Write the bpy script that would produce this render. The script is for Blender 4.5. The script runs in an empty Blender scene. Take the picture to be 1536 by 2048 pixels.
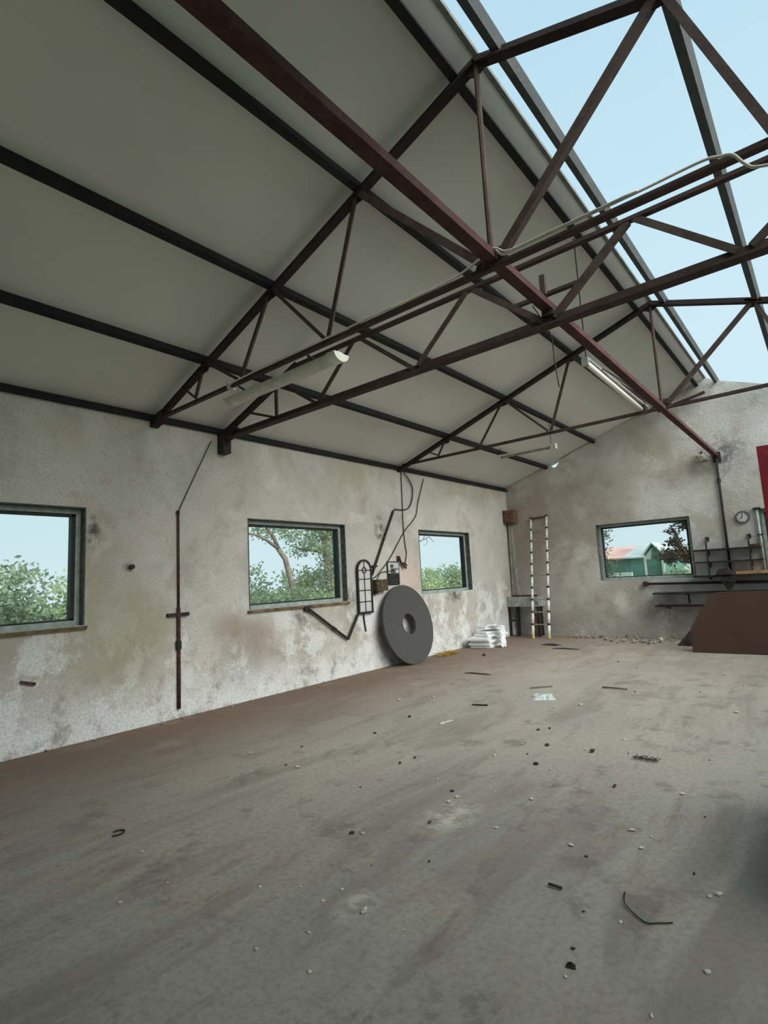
import bpy, math, random
from mathutils import Vector, Matrix
random.seed(7)
R = math.radians
scene = bpy.context.scene
col = scene.collection

# ------------------------------------------------------------------ camera
CAM = Vector((6.198, 0.0, 1.5))
YAW, PITCH, ROLL = R(-39.319), R(7.204), R(-2.993)
cd = bpy.data.cameras.new('camera'); cam = bpy.data.objects.new('camera', cd); col.objects.link(cam)
cd.sensor_fit = 'VERTICAL'; cd.sensor_height = 36.0; cd.lens = 1076.18 * 36.0 / 2048.0
cd.clip_start = 0.05; cd.clip_end = 500
fw = Vector((math.sin(YAW) * math.cos(PITCH), math.cos(YAW) * math.cos(PITCH), math.sin(PITCH)))
rt = Vector((math.cos(YAW), -math.sin(YAW), 0)); up = rt.cross(fw)
r2 = rt * math.cos(ROLL) + up * math.sin(ROLL); u2 = -rt * math.sin(ROLL) + up * math.cos(ROLL)
cam.matrix_world = Matrix(((r2.x, u2.x, -fw.x, CAM.x), (r2.y, u2.y, -fw.y, CAM.y), (r2.z, u2.z, -fw.z, CAM.z), (0, 0, 0, 1)))
scene.camera = cam

# ------------------------------------------------------------------ overcast sky, exposure
world = bpy.data.worlds.new('overcast_sky'); scene.world = world; world.use_nodes = True
wn = world.node_tree.nodes; wl = world.node_tree.links; wn.clear()
wo = wn.new('ShaderNodeOutputWorld'); wb = wn.new('ShaderNodeBackground')
tc = wn.new('ShaderNodeTexCoord'); sx = wn.new('ShaderNodeSeparateXYZ'); wr = wn.new('ShaderNodeValToRGB')
wl.new(tc.outputs['Generated'], sx.inputs[0]); wl.new(sx.outputs['Z'], wr.inputs[0])
wr.color_ramp.elements[0].position = 0.0; wr.color_ramp.elements[0].color = (0.71, 0.88, 0.945, 1)
wr.color_ramp.elements[1].position = 0.75; wr.color_ramp.elements[1].color = (0.50, 0.745, 0.88, 1)
ns = wn.new('ShaderNodeTexNoise'); ns.inputs['Scale'].default_value = 1.6; ns.inputs['Detail'].default_value = 3
nm = wn.new('ShaderNodeMapRange'); nm.inputs['To Min'].default_value = 0.94; nm.inputs['To Max'].default_value = 1.06
wl.new(tc.outputs['Generated'], ns.inputs['Vector']); wl.new(ns.outputs[0], nm.inputs[0])
wl.new(wr.outputs[0], wb.inputs['Color']); wl.new(nm.outputs[0], wb.inputs['Strength']); wl.new(wb.outputs[0], wo.inputs[0])
# very wide, soft sun lamp added to brighten the interior from the stripped roof side
SUN_EL, SUN_AZ = R(36), R(-6)
sd = bpy.data.lights.new('soft_fill_sun', 'SUN'); sd.energy = 6.2; sd.angle = R(66); sd.color = (1.0, 0.975, 0.905)
so = bpy.data.objects.new('soft_fill_sun', sd); col.objects.link(so); so.location = (14, 8, 14)
so.rotation_euler = Vector((math.cos(SUN_EL) * math.cos(SUN_AZ), math.cos(SUN_EL) * math.sin(SUN_AZ), math.sin(SUN_EL))).to_track_quat('Z', 'Y').to_euler()
vs = scene.view_settings
vs.view_transform = 'Standard'; vs.look = 'None'; vs.gamma = 1.0; vs.use_curve_mapping = False; vs.exposure = 0.0

# ------------------------------------------------------------------ dimensions (metres)
L = 12.5          # inner face of the back gable wall
HE = 3.616        # eaves / tie height
SL = 0.3476       # roof slope
XR = 4.65         # ridge
WID = 9.3         # right wall
Y0 = -3.4         # wall behind the camera
YA, YB, YC = 3.2, 4.15, 8.06
def zr(x):        # rafter line
    return HE + SL * (x if x <= XR else WID - x)

# ------------------------------------------------------------------ materials
def newmat(name):
    m = bpy.data.materials.new(name); m.use_nodes = True
    n = m.node_tree.nodes; b = n['Principled BSDF']
    return m, n, m.node_tree.links, b
def rgb(c): return (c[0], c[1], c[2], 1)
class NB:
    """small node helper working in object-space / world-position coordinates"""
    def __init__(s, name, rough=0.85, spec=0.25):
        s.m, s.n, s.l, s.b = newmat(name)
        s.b.inputs['Roughness'].default_value = rough
        s.b.inputs['Specular IOR Level'].default_value = spec
        s.pos = s.n.new('ShaderNodeNewGeometry').outputs['Position']
    def val(s, v, sock):
        if isinstance(v, (int, float)): sock.default_value = v
        elif isinstance(v, tuple): sock.default_value = rgb(v)
        else: s.l.new(v, sock)
    def noise(s, scale, detail=4, rough=0.55, stretch=None, off=(0, 0, 0), dist=0.0):
        mp = s.n.new('ShaderNodeMapping'); s.l.new(s.pos, mp.inputs[0])
        mp.inputs['Location'].default_value = off
        if stretch: mp.inputs['Scale'].default_value = stretch
        t = s.n.new('ShaderNodeTexNoise'); t.inputs['Scale'].default_value = scale; t.inputs['Detail'].default_value = detail
        t.inputs['Roughness'].default_value = rough; t.inputs['Distortion'].default_value = dist
        s.l.new(mp.outputs[0], t.inputs['Vector']); return t.outputs[0]
    def ramp(s, v, a, b, lo=0.0, hi=1.0):
        r = s.n.new('ShaderNodeMapRange'); r.interpolation_type = 'SMOOTHSTEP'
        s.val(v, r.inputs[0]); r.inputs[1].default_value = a; r.inputs[2].default_value = b
        r.inputs[3].default_value = lo; r.inputs[4].default_value = hi; return r.outputs[0]
    def math(s, op, a, b=0.0):
        r = s.n.new('ShaderNodeMath'); r.operation = op; s.val(a, r.inputs[0]); s.val(b, r.inputs[1]); return r.outputs[0]
    def mix(s, f, a, b):
        r = s.n.new('ShaderNodeMix'); r.data_type = 'RGBA'; s.val(f, r.inputs[0]); s.val(a, r.inputs[6]); s.val(b, r.inputs[7]); return r.outputs[2]
    def axis(s, i):
        r = s.n.new('ShaderNodeSeparateXYZ'); s.l.new(s.pos, r.inputs[0]); return r.outputs[i]
    def spot(s, c, rad, stretch=(1, 1, 1)):
        mp = s.n.new('ShaderNodeVectorMath'); mp.operation = 'SUBTRACT'; s.l.new(s.pos, mp.inputs[0]); mp.inputs[1].default_value = c
        m2 = s.n.new('ShaderNodeVectorMath'); m2.operation = 'MULTIPLY'; s.l.new(mp.outputs[0], m2.inputs[0]); m2.inputs[1].default_value = stretch
        ln = s.n.new('ShaderNodeVectorMath'); ln.operation = 'LENGTH'; s.l.new(m2.outputs[0], ln.inputs[0])
        return s.ramp(ln.outputs['Value'], rad, rad * 0.15)
    def color(s, c): s.val(c, s.b.inputs['Base Color'])
    def bump(s, h, strength=0.4, dist=0.02):
        b = s.n.new('ShaderNodeBump'); b.inputs['Strength'].default_value = strength; b.inputs['Distance'].default_value = dist
        s.val(h, b.inputs['Height']); s.l.new(b.outputs[0], s.b.inputs['Normal'])

def plain(name, c, rough=0.7, var=0.25, scale=9.0, spec=0.3, metal=0.0, bump=0.0):
    k = NB(name, rough, spec); n = k.noise(scale, 4)
    k.color(k.mix(k.ramp(n, 0.3, 0.7), tuple(x * (1 - var) for x in c), tuple(min(1, x * (1 + var)) for x in c)))
    k.b.inputs['Metallic'].default_value = metal
    if bump: k.bump(k.noise(scale * 4, 3), bump, 0.01)
    return k.m

def plaster(name, back=False):
    k = NB(name, 0.95, 0.1)
    big = k.noise(0.55, 5, 0.6); mid = k.noise(1.7, 6, 0.65, off=(3, 7, 1), dist=0.6); fine = k.noise(9, 6, 0.7); grit = k.noise(46, 3, 0.7)
    A, B_ = ((0.665, 0.645, 0.59), (0.565, 0.55, 0.51)) if not back else ((0.80, 0.785, 0.735), (0.56, 0.53, 0.48))
    c = k.mix(k.ramp(big, 0.38, 0.62), A, B_)
    z = k.axis(2)
    # olive and brown damp patches
    o = k.noise(0.8, 6, 0.65, off=(11, 2, 5), dist=0.5); c = k.mix(k.math('MULTIPLY', k.ramp(o, 0.50, 0.64), 0.6), c, (0.42, 0.375, 0.265))
    g = k.noise(1.2, 6, 0.68, off=(4, 19, 8), dist=0.2); c = k.mix(k.math('MULTIPLY', k.ramp(g, 0.53, 0.68), 0.6), c, (0.38, 0.325, 0.275))
    gr = k.noise(1.0, 6, 0.66, off=(14, 3, 28), dist=0.2); c = k.mix(k.math('MULTIPLY', k.ramp(gr, 0.52, 0.64), 0.5), c, (0.41, 0.415, 0.405))
    # rising salts: ragged white bloom below ~1.3 m and a crusty band along the foot
    s1 = k.math('MULTIPLY', k.ramp(z, 1.7, 0.75), k.ramp(k.noise(1.6, 8, 0.72, off=(1, 5, 9), dist=0.25), 0.48, 0.57))
    c = k.mix(k.math('MULTIPLY', s1, 0.75 if not back else 0.35), c, (0.90, 0.94, 0.94))
    if not back:
        s2 = k.math('MULTIPLY', k.ramp(z, 0.62, 0.06), k.ramp(k.noise(4.5, 7, 0.78, off=(8, 1, 2), dist=0.6), 0.36, 0.52))
        c = k.mix(k.math('MULTIPLY', s2, 0.85), c, (0.91, 0.955, 0.965))
        low = k.math('MULTIPLY', k.ramp(z, 1.25, 0.3), k.ramp(k.noise(2.3, 7, 0.72, off=(6, 31, 4), dist=0.2), 0.53, 0.64))
        c = k.mix(k.math('MULTIPLY', low, 0.7), c, (0.33, 0.31, 0.275))
    # scuffs, flaked spots
    c = k.mix(k.math('MULTIPLY', k.ramp(mid, 0.56, 0.70), 0.45), c, (0.80, 0.78, 0.72))
    c = k.mix(k.math('MULTIPLY', k.ramp(fine, 0.58, 0.72), 0.6), c, (0.33, 0.30, 0.26))
    c = k.mix(k.ramp(grit, 0.35, 0.72, 0.0, 0.5), c, (0.33, 0.31, 0.275))
    if not back:
        nn = k.ramp(k.noise(6, 5, 0.7), 0.38, 0.62)
        for ct, rd, st in (((0, 9.75, 1.12), 0.42, (1, 1, 1.6)), ((0, 7.42, 2.4), 0.30, (1, 1.3, 0.8)), ((0, 5.55, 1.08), 0.3, (1, 1, 1.3)), ((0, 6.55, 1.25), 0.25, (1, 1, 1)), ((0, 2.9, 1.8), 0.09, (1, 1, 1)), ((0, 2.5, 2.2), 0.3, (1, 2.2, 1))):
            c = k.mix(k.math('MULTIPLY', k.math('MULTIPLY', k.spot(ct, rd, st), nn), 0.9), c, (0.06, 0.055, 0.055))
        c = k.mix(k.math('MULTIPLY', k.spot((0, 8.1, 1.35), 0.85), 0.5), c, (0.66, 0.48, 0.41))
        c = k.mix(k.math('MULTIPLY', k.math('MULTIPLY', k.spot((0, 2.85, 1.0), 0.85, (1, 1.0, 1.0)), k.ramp(o, 0.33, 0.55)), 0.7), c, (0.40, 0.365, 0.25))
        c = k.mix(k.math('MULTIPLY', k.math('MULTIPLY', k.spot((0, 4.3, 0.95), 0.6, (1, 1, 1.5)), k.ramp(g, 0.3, 0.5)), 0.75), c, (0.36, 0.29, 0.225))
        c = k.mix(k.math('MULTIPLY', k.math('MULTIPLY', k.spot((0, 4.75, 0.75), 0.55, (1, 1, 1.2)), k.ramp(mid, 0.3, 0.55)), 0.75), c, (0.36, 0.30, 0.24))
        # water marks below the eaves
        c = k.mix(k.math('MULTIPLY', k.math('MULTIPLY', k.ramp(z, 2.7, 3.5), k.ramp(k.noise(0.9, 5, 0.65, off=(2, 42, 3), stretch=(1, 1, .6)), 0.46, 0.62)), 0.5), c, (0.40, 0.37, 0.275))
    else:
        nn = k.ramp(k.noise(0.9, 6, 0.7, off=(2, 2, 2), dist=0.5), 0.25, 0.58)
        c = k.mix(k.math('MULTIPLY', k.math('MULTIPLY', k.spot((0.6, L, 2.5), 2.6), nn), 0.8), c, (0.37, 0.30, 0.255))
        c = k.mix(k.math('MULTIPLY', k.math('MULTIPLY', k.ramp(z, 0.9, 0.2), k.ramp(mid, 0.32, 0.55)), 0.6), c, (0.32, 0.28, 0.24))
        c = k.mix(k.math('MULTIPLY', k.spot((2.55, L, 0.75), 0.34, (1.6, 1, 0.9)), 0.55), c, (0.85, 0.83, 0.80))
        c = k.mix(k.math('MULTIPLY', k.spot((4.75, L, 3.65), 0.6), k.ramp(fine, 0.4, 0.6, 0.1, 0.8)), c, (0.13, 0.125, 0.12))
        c = k.mix(k.math('MULTIPLY', k.math('MULTIPLY', k.spot((3.5, L, 0.5), 0.7, (0.8, 1, 1.2)), k.ramp(fine, 0.3, 0.6)), 0.6), c, (0.2, 0.19, 0.18))
    k.color(c)
    h = k.math('ADD', k.math('MULTIPLY', k.noise(3.2, 6, 0.65), 1.0), k.math('MULTIPLY', k.noise(22, 4, 0.6), 0.35))
    k.bump(h, 0.6, 0.03)
    return k.m

def floor_mat():
    k = NB('dusty_concrete', 0.93, 0.12)
    st = k.noise(1.3, 7, 0.68, stretch=(1.7, 0.4, 1), dist=0.6); big = k.noise(0.5, 4, 0.55); fine = k.noise(30, 4, 0.75)
    c = k.mix(k.ramp(big, 0.35, 0.65), (0.405, 0.375, 0.325), (0.35, 0.333, 0.30))
    c = k.mix(k.math('MULTIPLY', k.ramp(st, 0.47, 0.64), 0.55), c, (0.22, 0.195, 0.17))
    pal = k.noise(1.1, 6, 0.65, stretch=(1.2, 0.5, 1), off=(5, 3, 0), dist=0.5); c = k.mix(k.math('MULTIPLY', k.ramp(pal, 0.53, 0.70), 0.5), c, (0.47, 0.425, 0.365))
    x = k.axis(0); y = k.axis(1)
    n2 = k.noise(1.4, 6, 0.66, off=(9, 9, 0), dist=0.5)
    red = k.math('MULTIPLY', k.ramp(x, 2.9, 0.1), k.ramp(n2, 0.20, 0.46)); c = k.mix(k.math('MULTIPLY', red, 0.92), c, (0.205, 0.14, 0.10))
    far = k.math('MULTIPLY', k.ramp(y, 5.5, 11.0), k.ramp(n2, 0.3, 0.6)); c = k.mix(k.math('MULTIPLY', far, 0.65), c, (0.28, 0.225, 0.18))
    bl = k.noise(2.6, 6, 0.72, off=(2, 8, 1)); c = k.mix(k.math('MULTIPLY', k.ramp(bl, 0.55, 0.66), 0.6), c, (0.185, 0.168, 0.15))
    st2 = k.noise(3.2, 6, 0.7, stretch=(1.8, 0.35, 1), off=(7, 1, 0)); c = k.mix(k.math('MULTIPLY', k.ramp(st2, 0.57, 0.68), 0.42), c, (0.17, 0.145, 0.125))
    pk = k.noise(1.9, 6, 0.7, stretch=(1.2, 0.6, 1), off=(17, 5, 0)); c = k.mix(k.math('MULTIPLY', k.ramp(pk, 0.54, 0.68), 0.45), c, (0.38, 0.30, 0.26))
    sp = k.noise(7, 6, 0.78, off=(4, 4, 4)); c = k.mix(k.math('MULTIPLY', k.ramp(sp, 0.62, 0.73), 0.5), c, (0.54, 0.50, 0.43))
    c = k.mix(k.ramp(fine, 0.4, 0.72, 0.0, 0.5), c, (0.20, 0.18, 0.155))
    for ct, rd in (((4.3, 1.98, 0), 0.13), ((4.15, 3.0, 0), 0.22)):
        c = k.mix(k.math('MULTIPLY', k.math('MULTIPLY', k.spot(ct, rd, (1, 0.6, 1)), k.ramp(sp, 0.4, 0.6)), 0.6), c, (0.72, 0.68, 0.60))
    k.color(c)
    k.bump(k.math('ADD', k.noise(5, 6, 0.65), k.math('MULTIPLY', fine, 0.4)), 0.35, 0.02)
    return k.m

def steel(name, a, b, rough=0.8):
    k = NB(name, rough, 0.2)
    n = k.noise(5, 5, 0.7); f = k.noise(30, 3, 0.6)
    c = k.mix(k.ramp(n, 0.4, 0.65), a, b); c = k.mix(k.ramp(f, 0.55, 0.8, 0, 0.35), c, tuple(min(1, x * 1.9 + 0.01) for x in b))
    k.color(c); k.bump(f, 0.2, 0.005); return k.m

def leafmat(name, a, b, c3):
    k = NB(name, 0.6, 0.3)
    n = k.noise(2.0, 3); f = k.noise(17, 2)
    c = k.mix(k.ramp(n, 0.35, 0.65), a, b); c = k.mix(k.ramp(f, 0.5, 0.7, 0, 0.6), c, c3); k.color(c)
    t = k.n.new('ShaderNodeBsdfTranslucent'); k.val(c, t.inputs[0]); mx = k.n.new('ShaderNodeMixShader'); mx.inputs[0].default_value = 0.4
    k.l.new(k.b.outputs[0], mx.inputs[1]); k.l.new(t.outputs[0], mx.inputs[2]); k.l.new(mx.outputs[0], k.n['Material Output'].inputs[0])
    return k.m

def glassmat():
    m, n, l, b = newmat('dusty_window_glass'); n.remove(b)
    t = n.new('ShaderNodeBsdfTransparent'); t.inputs[0].default_value = (0.97, 0.99, 0.985, 1)
    g = n.new('ShaderNodeBsdfGlossy'); g.inputs['Roughness'].default_value = 0.05
    mx = n.new('ShaderNodeMixShader'); mx.inputs[0].default_value = 0.015
    d = n.new('ShaderNodeBsdfDiffuse'); d.inputs[0].default_value = (0.6, 0.66, 0.66, 1)
    m2 = n.new('ShaderNodeMixShader'); m2.inputs[0].default_value = 0.03
    l.new(t.outputs[0], mx.inputs[1]); l.new(g.outputs[0], mx.inputs[2]); l.new(mx.outputs[0], m2.inputs[1]); l.new(d.outputs[0], m2.inputs[2])
    l.new(m2.outputs[0], n['Material Output'].inputs[0]); return m

M = {}
M['plaster'] = plaster('stained_plaster'); M['plaster_back'] = plaster('gable_plaster', True)
M['floor'] = floor_mat()
k = NB('insulated_roof_lining', 0.7, 0.25); k.color(k.mix(k.ramp(k.noise(0.7, 4), 0.35, 0.65), (0.78, 0.765, 0.72), (0.72, 0.71, 0.67))); k.bump(k.noise(60, 2), 0.06, 0.005); M['lining'] = k.m
M['purlin'] = steel('dark_purlin_steel', (0.018, 0.02, 0.022), (0.028, 0.026, 0.026))
M['purlin_bare'] = steel('sky_lit_grey_purlin', (0.075, 0.085, 0.09), (0.10, 0.105, 0.105))  # purlin steel lightened in colour to carry the sky light on its faces
M['rafter'] = steel('dark_rafter_steel', (0.028, 0.022, 0.022), (0.045, 0.03, 0.028))
M['chord'] = steel('rusty_chord_steel', (0.052, 0.035, 0.032), (0.08, 0.05, 0.043))
M['web'] = steel('rusty_web_steel', (0.065, 0.045, 0.041), (0.095, 0.065, 0.056))
M['beam'] = steel('red_oxide_beam', (0.066, 0.027, 0.026), (0.095, 0.048, 0.041))
M['edge_darkener'] = plain('grey_edge_darkener', (0.16, 0.17, 0.16), 0.8, 0.2)  # colour of the strip that darkens the lining edge
M['frame'] = plain('faded_green_window_paint', (0.36, 0.41, 0.385), 0.6, 0.2, 12)
M['jamb'] = plain('dark_green_jamb', (0.085, 0.095, 0.085), 0.7, 0.4, 14)
M['gasket'] = plain('black_window_rebate', (0.02, 0.025, 0.025), 0.6, 0.3)
M['wood'] = plain('brown_sill_timber', (0.17, 0.11, 0.055), 0.8, 0.5, 8)
M['darkwood'] = plain('dark_shelf_timber', (0.035, 0.028, 0.024), 0.8, 0.5, 8)
M['orange'] = plain('bare_orange_timber', (0.50, 0.27, 0.12), 0.7, 0.3, 6)
M['glass'] = glassmat()
M['iron'] = plain('dark_iron', (0.03, 0.028, 0.028), 0.7, 0.4, 20)
M['rustpipe'] = plain('rusty_conduit', (0.075, 0.035, 0.033), 0.75, 0.5, 25)
M['cable_black'] = plain('black_cable', (0.03, 0.03, 0.03), 0.6, 0.3)
M['cable_white'] = plain('white_cable', (0.62, 0.60, 0.54), 0.5, 0.15)
M['white'] = plain('white_enamel', (0.62, 0.61, 0.56), 0.5, 0.12)
M['tube'] = plain('unlit_white_tube', (0.78, 0.76, 0.68), 0.3, 0.05)
M['foam'] = plain('grey_foam', (0.085, 0.084, 0.084), 0.95, 0.12, 60, 0.1, bump=0.15)
M['board'] = plain('white_foam_board', (0.86, 0.89, 0.90), 0.6, 0.05, 8)
M['wrap'] = plain('white_plastic_wrap', (0.88, 0.91, 0.94), 0.3, 0.05, 12)
M['alu'] = plain('aluminium', (0.80, 0.84, 0.83), 0.4, 0.06, 10, 0.5, 0.15)
M['black'] = plain('black_plastic', (0.02, 0.02, 0.02), 0.5, 0.2)
M['yellow'] = plain('yellow_rubber', (0.62, 0.52, 0.10), 0.6, 0.15)
M['rung'] = plain('dull_rung_metal', (0.34, 0.30, 0.25), 0.5, 0.2)
M['brownboard'] = plain('brown_hardboard', (0.058, 0.031, 0.020), 0.75, 0.06, 3)
M['darkboard'] = plain('dark_worn_board', (0.05, 0.038, 0.034), 0.8, 0.4, 10)
M['red'] = steel('red_painted_steel', (0.20, 0.015, 0.022), (0.13, 0.013, 0.018), 0.5)
M['concrete'] = plain('grey_trough_concrete', (0.36, 0.37, 0.34), 0.9, 0.25, 14, 0.15, bump=0.3)
M['rustbox'] = plain('rusted_brown_sheet', (0.15, 0.085, 0.058), 0.85, 0.5, 18)
M['boxing'] = plain('pale_pipe_boxing', (0.34, 0.32, 0.285), 0.9, 0.25, 6)
M['fusebox'] = plain('brown_mottled_box', (0.09, 0.07, 0.04), 0.8, 0.7, 30)
M['dial'] = plain('off_white_dial', (0.62, 0.61, 0.57), 0.5, 0.08)
M['rim'] = plain('dark_grey_rim', (0.09, 0.09, 0.085), 0.5, 0.3)
M['mirror'] = plain('pale_frosted_pane', (0.60, 0.60, 0.57), 0.25, 0.06)
M['paper'] = plain('pale_print', (0.50, 0.54, 0.55), 0.5, 0.1)
M['ink'] = plain('dark_print', (0.018, 0.018, 0.02), 0.4, 0.2)
M['lampgrey'] = plain('dusty_lamp_grey', (0.22, 0.215, 0.20), 0.7, 0.2)
M['tan'] = plain('faded_tan_metal', (0.28, 0.24, 0.19), 0.7, 0.3)
M['chip'] = plain('pale_plaster_chip', (0.55, 0.52, 0.45), 0.9, 0.25, 30)
M['darkchip'] = plain('dark_dirt_clod', (0.05, 0.042, 0.036), 0.9, 0.4, 30)
M['stone'] = plain('dusty_rubble', (0.27, 0.23, 0.185), 0.95, 0.45, 9)
M['straw'] = plain('yellow_straw', (0.36, 0.24, 0.05), 0.9, 0.4, 20)
M['bag'] = plain('pale_crumpled_plastic', (0.50, 0.56, 0.54), 0.35, 0.12, 14)
M['rag'] = plain('black_rag', (0.035, 0.032, 0.03), 0.95, 0.4, 14)
M['bark'] = plain('grey_brown_bark', (0.17, 0.135, 0.10), 0.9, 0.4, 9, bump=0.4)
M['bark2'] = plain('pale_bark', (0.25, 0.20, 0.16), 0.9, 0.3, 9, bump=0.4)
M['leaf_mid'] = leafmat('mid_green_leaf', (0.25, 0.335, 0.20), (0.33, 0.42, 0.26), (0.44, 0.52, 0.31))
M['leaf_light'] = leafmat('light_green_leaf', (0.34, 0.44, 0.22), (0.42, 0.51, 0.28), (0.52, 0.58, 0.35))
M['leaf_dark'] = leafmat('dark_green_leaf', (0.09, 0.13, 0.08), (0.13, 0.17, 0.09), (0.18, 0.22, 0.12))
M['leaf_brown'] = leafmat('bronze_leaf', (0.075, 0.05, 0.03), (0.08, 0.07, 0.035), (0.11, 0.09, 0.045))
M['grass'] = plain('rough_grass', (0.16, 0.22, 0.10), 0.95, 0.35, 3)
M['barn_wall'] = plain('green_barn_sheet', (0.07, 0.17, 0.13), 0.7, 0.2, 1.5)
M['barn_roof'] = plain('pink_faded_roof', (0.50, 0.31, 0.27), 0.8, 0.25, 0.7)
M['barn_grey'] = plain('pale_grey_sheet', (0.40, 0.45, 0.44), 0.6, 0.15, 1.5)

# ------------------------------------------------------------------ mesh helpers
BASE = {}
class MB:
    def __init__(s): s.v = []; s.f = []
    def add(s, vs_, fs):
        o = len(s.v); s.v += [Vector(p) for p in vs_]; s.f += [tuple(i + o for i in f) for f in fs]; return s
    def box(s, lo, hi):
        x0, y0, z0 = lo; x1, y1, z1 = hi
        return s.add([(x0, y0, z0), (x1, y0, z0), (x1, y1, z0), (x0, y1, z0), (x0, y0, z1), (x1, y0, z1), (x1, y1, z1), (x0, y1, z1)],
                     [(0, 3, 2, 1), (4, 5, 6, 7), (0, 1, 5, 4), (1, 2, 6, 5), (2, 3, 7, 6), (3, 0, 4, 7)])
    def extrude(s, p0, p1, prof, upv=(0, 0, 1)):
        """sweep a closed 2-D profile (side, up) from p0 to p1"""
        p0 = Vector(p0); p1 = Vector(p1); d = (p1 - p0).normalized(); upv = Vector(upv)
        if abs(d.dot(upv)) > 0.98: upv = Vector((0, 1, 0))
        sd = d.cross(upv).normalized(); u = sd.cross(d).normalized(); n = len(prof)
        vv = [p + sd * a + u * b for p in (p0, p1) for a, b in prof]
        ff = [(i, (i + 1) % n, n + (i + 1) % n, n + i) for i in range(n)] + [tuple(range(n))[::-1], tuple(range(n, 2 * n))]
        return s.add(vv, ff)
    def bar(s, p0, p1, w, h, upv=(0, 0, 1)):
        return s.extrude(p0, p1, [(-w / 2, -h / 2), (w / 2, -h / 2), (w / 2, h / 2), (-w / 2, h / 2)], upv)
    def angle(s, p0, p1, w, h, t=0.012, upv=(0, 0, 1), flip=1):
        pr = [(-w / 2, h / 2), (-w / 2, -h / 2), (w / 2, -h / 2), (w / 2, -h / 2 + t), (-w / 2 + t, -h / 2 + t), (-w / 2 + t, h / 2)]
        return s.extrude(p0, p1, [(a * flip, b) for a, b in (pr if flip > 0 else pr[::-1])], upv)
    def tee(s, p0, p1, w, h, t=0.012, upv=(0, 0, 1)):
        return s.extrude(p0, p1, [(-w / 2, -h / 2), (w / 2, -h / 2), (w / 2, -h / 2 + t), (t / 2, -h / 2 + t), (t / 2, h / 2), (-t / 2, h / 2), (-t / 2, -h / 2 + t), (-w / 2, -h / 2 + t)], upv)
    def tube(s, pts, r, n=8, radii=None):
        pts = [Vector(p) for p in pts]; o = len(s.v); m = len(pts)
        prev = None
        for i, p in enumerate(pts):
            d = (pts[min(i + 1, m - 1)] - pts[max(i - 1, 0)]).normalized()
            ref = Vector((0, 0, 1)) if abs(d.z) < 0.9 else Vector((0, 1, 0))
            if prev is None: a = d.cross(ref).normalized()
            else: a = (prev - d * prev.dot(d)).normalized()
            prev = a; b = d.cross(a); rr = radii[i] if radii else r
            s.v += [p + (a * math.cos(2 * math.pi * j / n) + b * math.sin(2 * math.pi * j / n)) * rr for j in range(n)]
        for i in range(m - 1):
            s.f += [(o + i * n + j, o + i * n + (j + 1) % n, o + (i + 1) * n + (j + 1) % n, o + (i + 1) * n + j) for j in range(n)]
        s.f += [tuple(o + j for j in range(n))[::-1], tuple(o + (m - 1) * n + j for j in range(n))]; return s
    def prism(s, pts, d):
        n = len(pts); d = Vector(d); a = [Vector(p) for p in pts]
        return s.add(a + [p + d for p in a], [tuple(range(n))[::-1], tuple(range(n, 2 * n))] + [(i, (i + 1) % n, n + (i + 1) % n, n + i) for i in range(n)])
    def ring(s, c, nrm, upv, ro, ri, th, n=48, bev=0.0):
        """annulus (ri = 0: disc) of thickness th along nrm, front face at c"""
        c = Vector(c); nrm = Vector(nrm).normalized(); a = Vector(upv).normalized(); b = nrm.cross(a); o = len(s.v)
        prof = [(ro - bev, 0), (ro, -bev), (ro, -th), (max(ri, 0.0001), -th), (max(ri, 0.0001), 0)] if bev else [(ro, 0), (ro, -th), (max(ri, 0.0001), -th), (max(ri, 0.0001), 0)]
        k_ = len(prof)
        for j in range(n):
            t = 2 * math.pi * j / n; dr = a * math.cos(t) + b * math.sin(t)
            s.v += [c + dr * r_ + nrm * h for r_, h in prof]
        for j in range(n):
            j2 = (j + 1) % n
            s.f += [(o + j * k_ + i, o + j * k_ + (i + 1) % k_, o + j2 * k_ + (i + 1) % k_, o + j2 * k_ + i) for i in range(k_)]
        return s
    def build(s, name, mat, parent=None, base=None, smooth=False):
        b = BASE[parent.name] if parent else Vector(base if base is not None else (0, 0, 0))
        me = bpy.data.meshes.new(name); me.from_pydata([tuple(p - b) for p in s.v], [], s.f); me.validate(); me.update()
        import bmesh
        bm = bmesh.new(); bm.from_mesh(me); bmesh.ops.recalc_face_normals(bm, faces=bm.faces); bm.to_mesh(me); bm.free()
        me.materials.append(M[mat])
        if smooth:
            me.polygons.foreach_set('use_smooth', [True] * len(me.polygons))
        o = bpy.data.objects.new(name, me); col.objects.link(o)
        if parent: o.parent = parent
        else: o.location = b
        BASE[o.name] = b; return o
def tag(o, label, cat, group=None, kind=None):
    if label: o['label'] = label
    if cat: o['category'] = cat
    if group: o['group'] = group
    if kind: o['kind'] = kind
    return o
def thing(name, loc, label, cat, group=None):
    o = bpy.data.objects.new(name, None); col.objects.link(o); o.location = loc; o.empty_display_size = 0.1
    BASE[o.name] = Vector(loc); return tag(o, label, cat, group)
def struct(o, label=None): o['kind'] = 'structure'; return tag(o, label, None)

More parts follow.
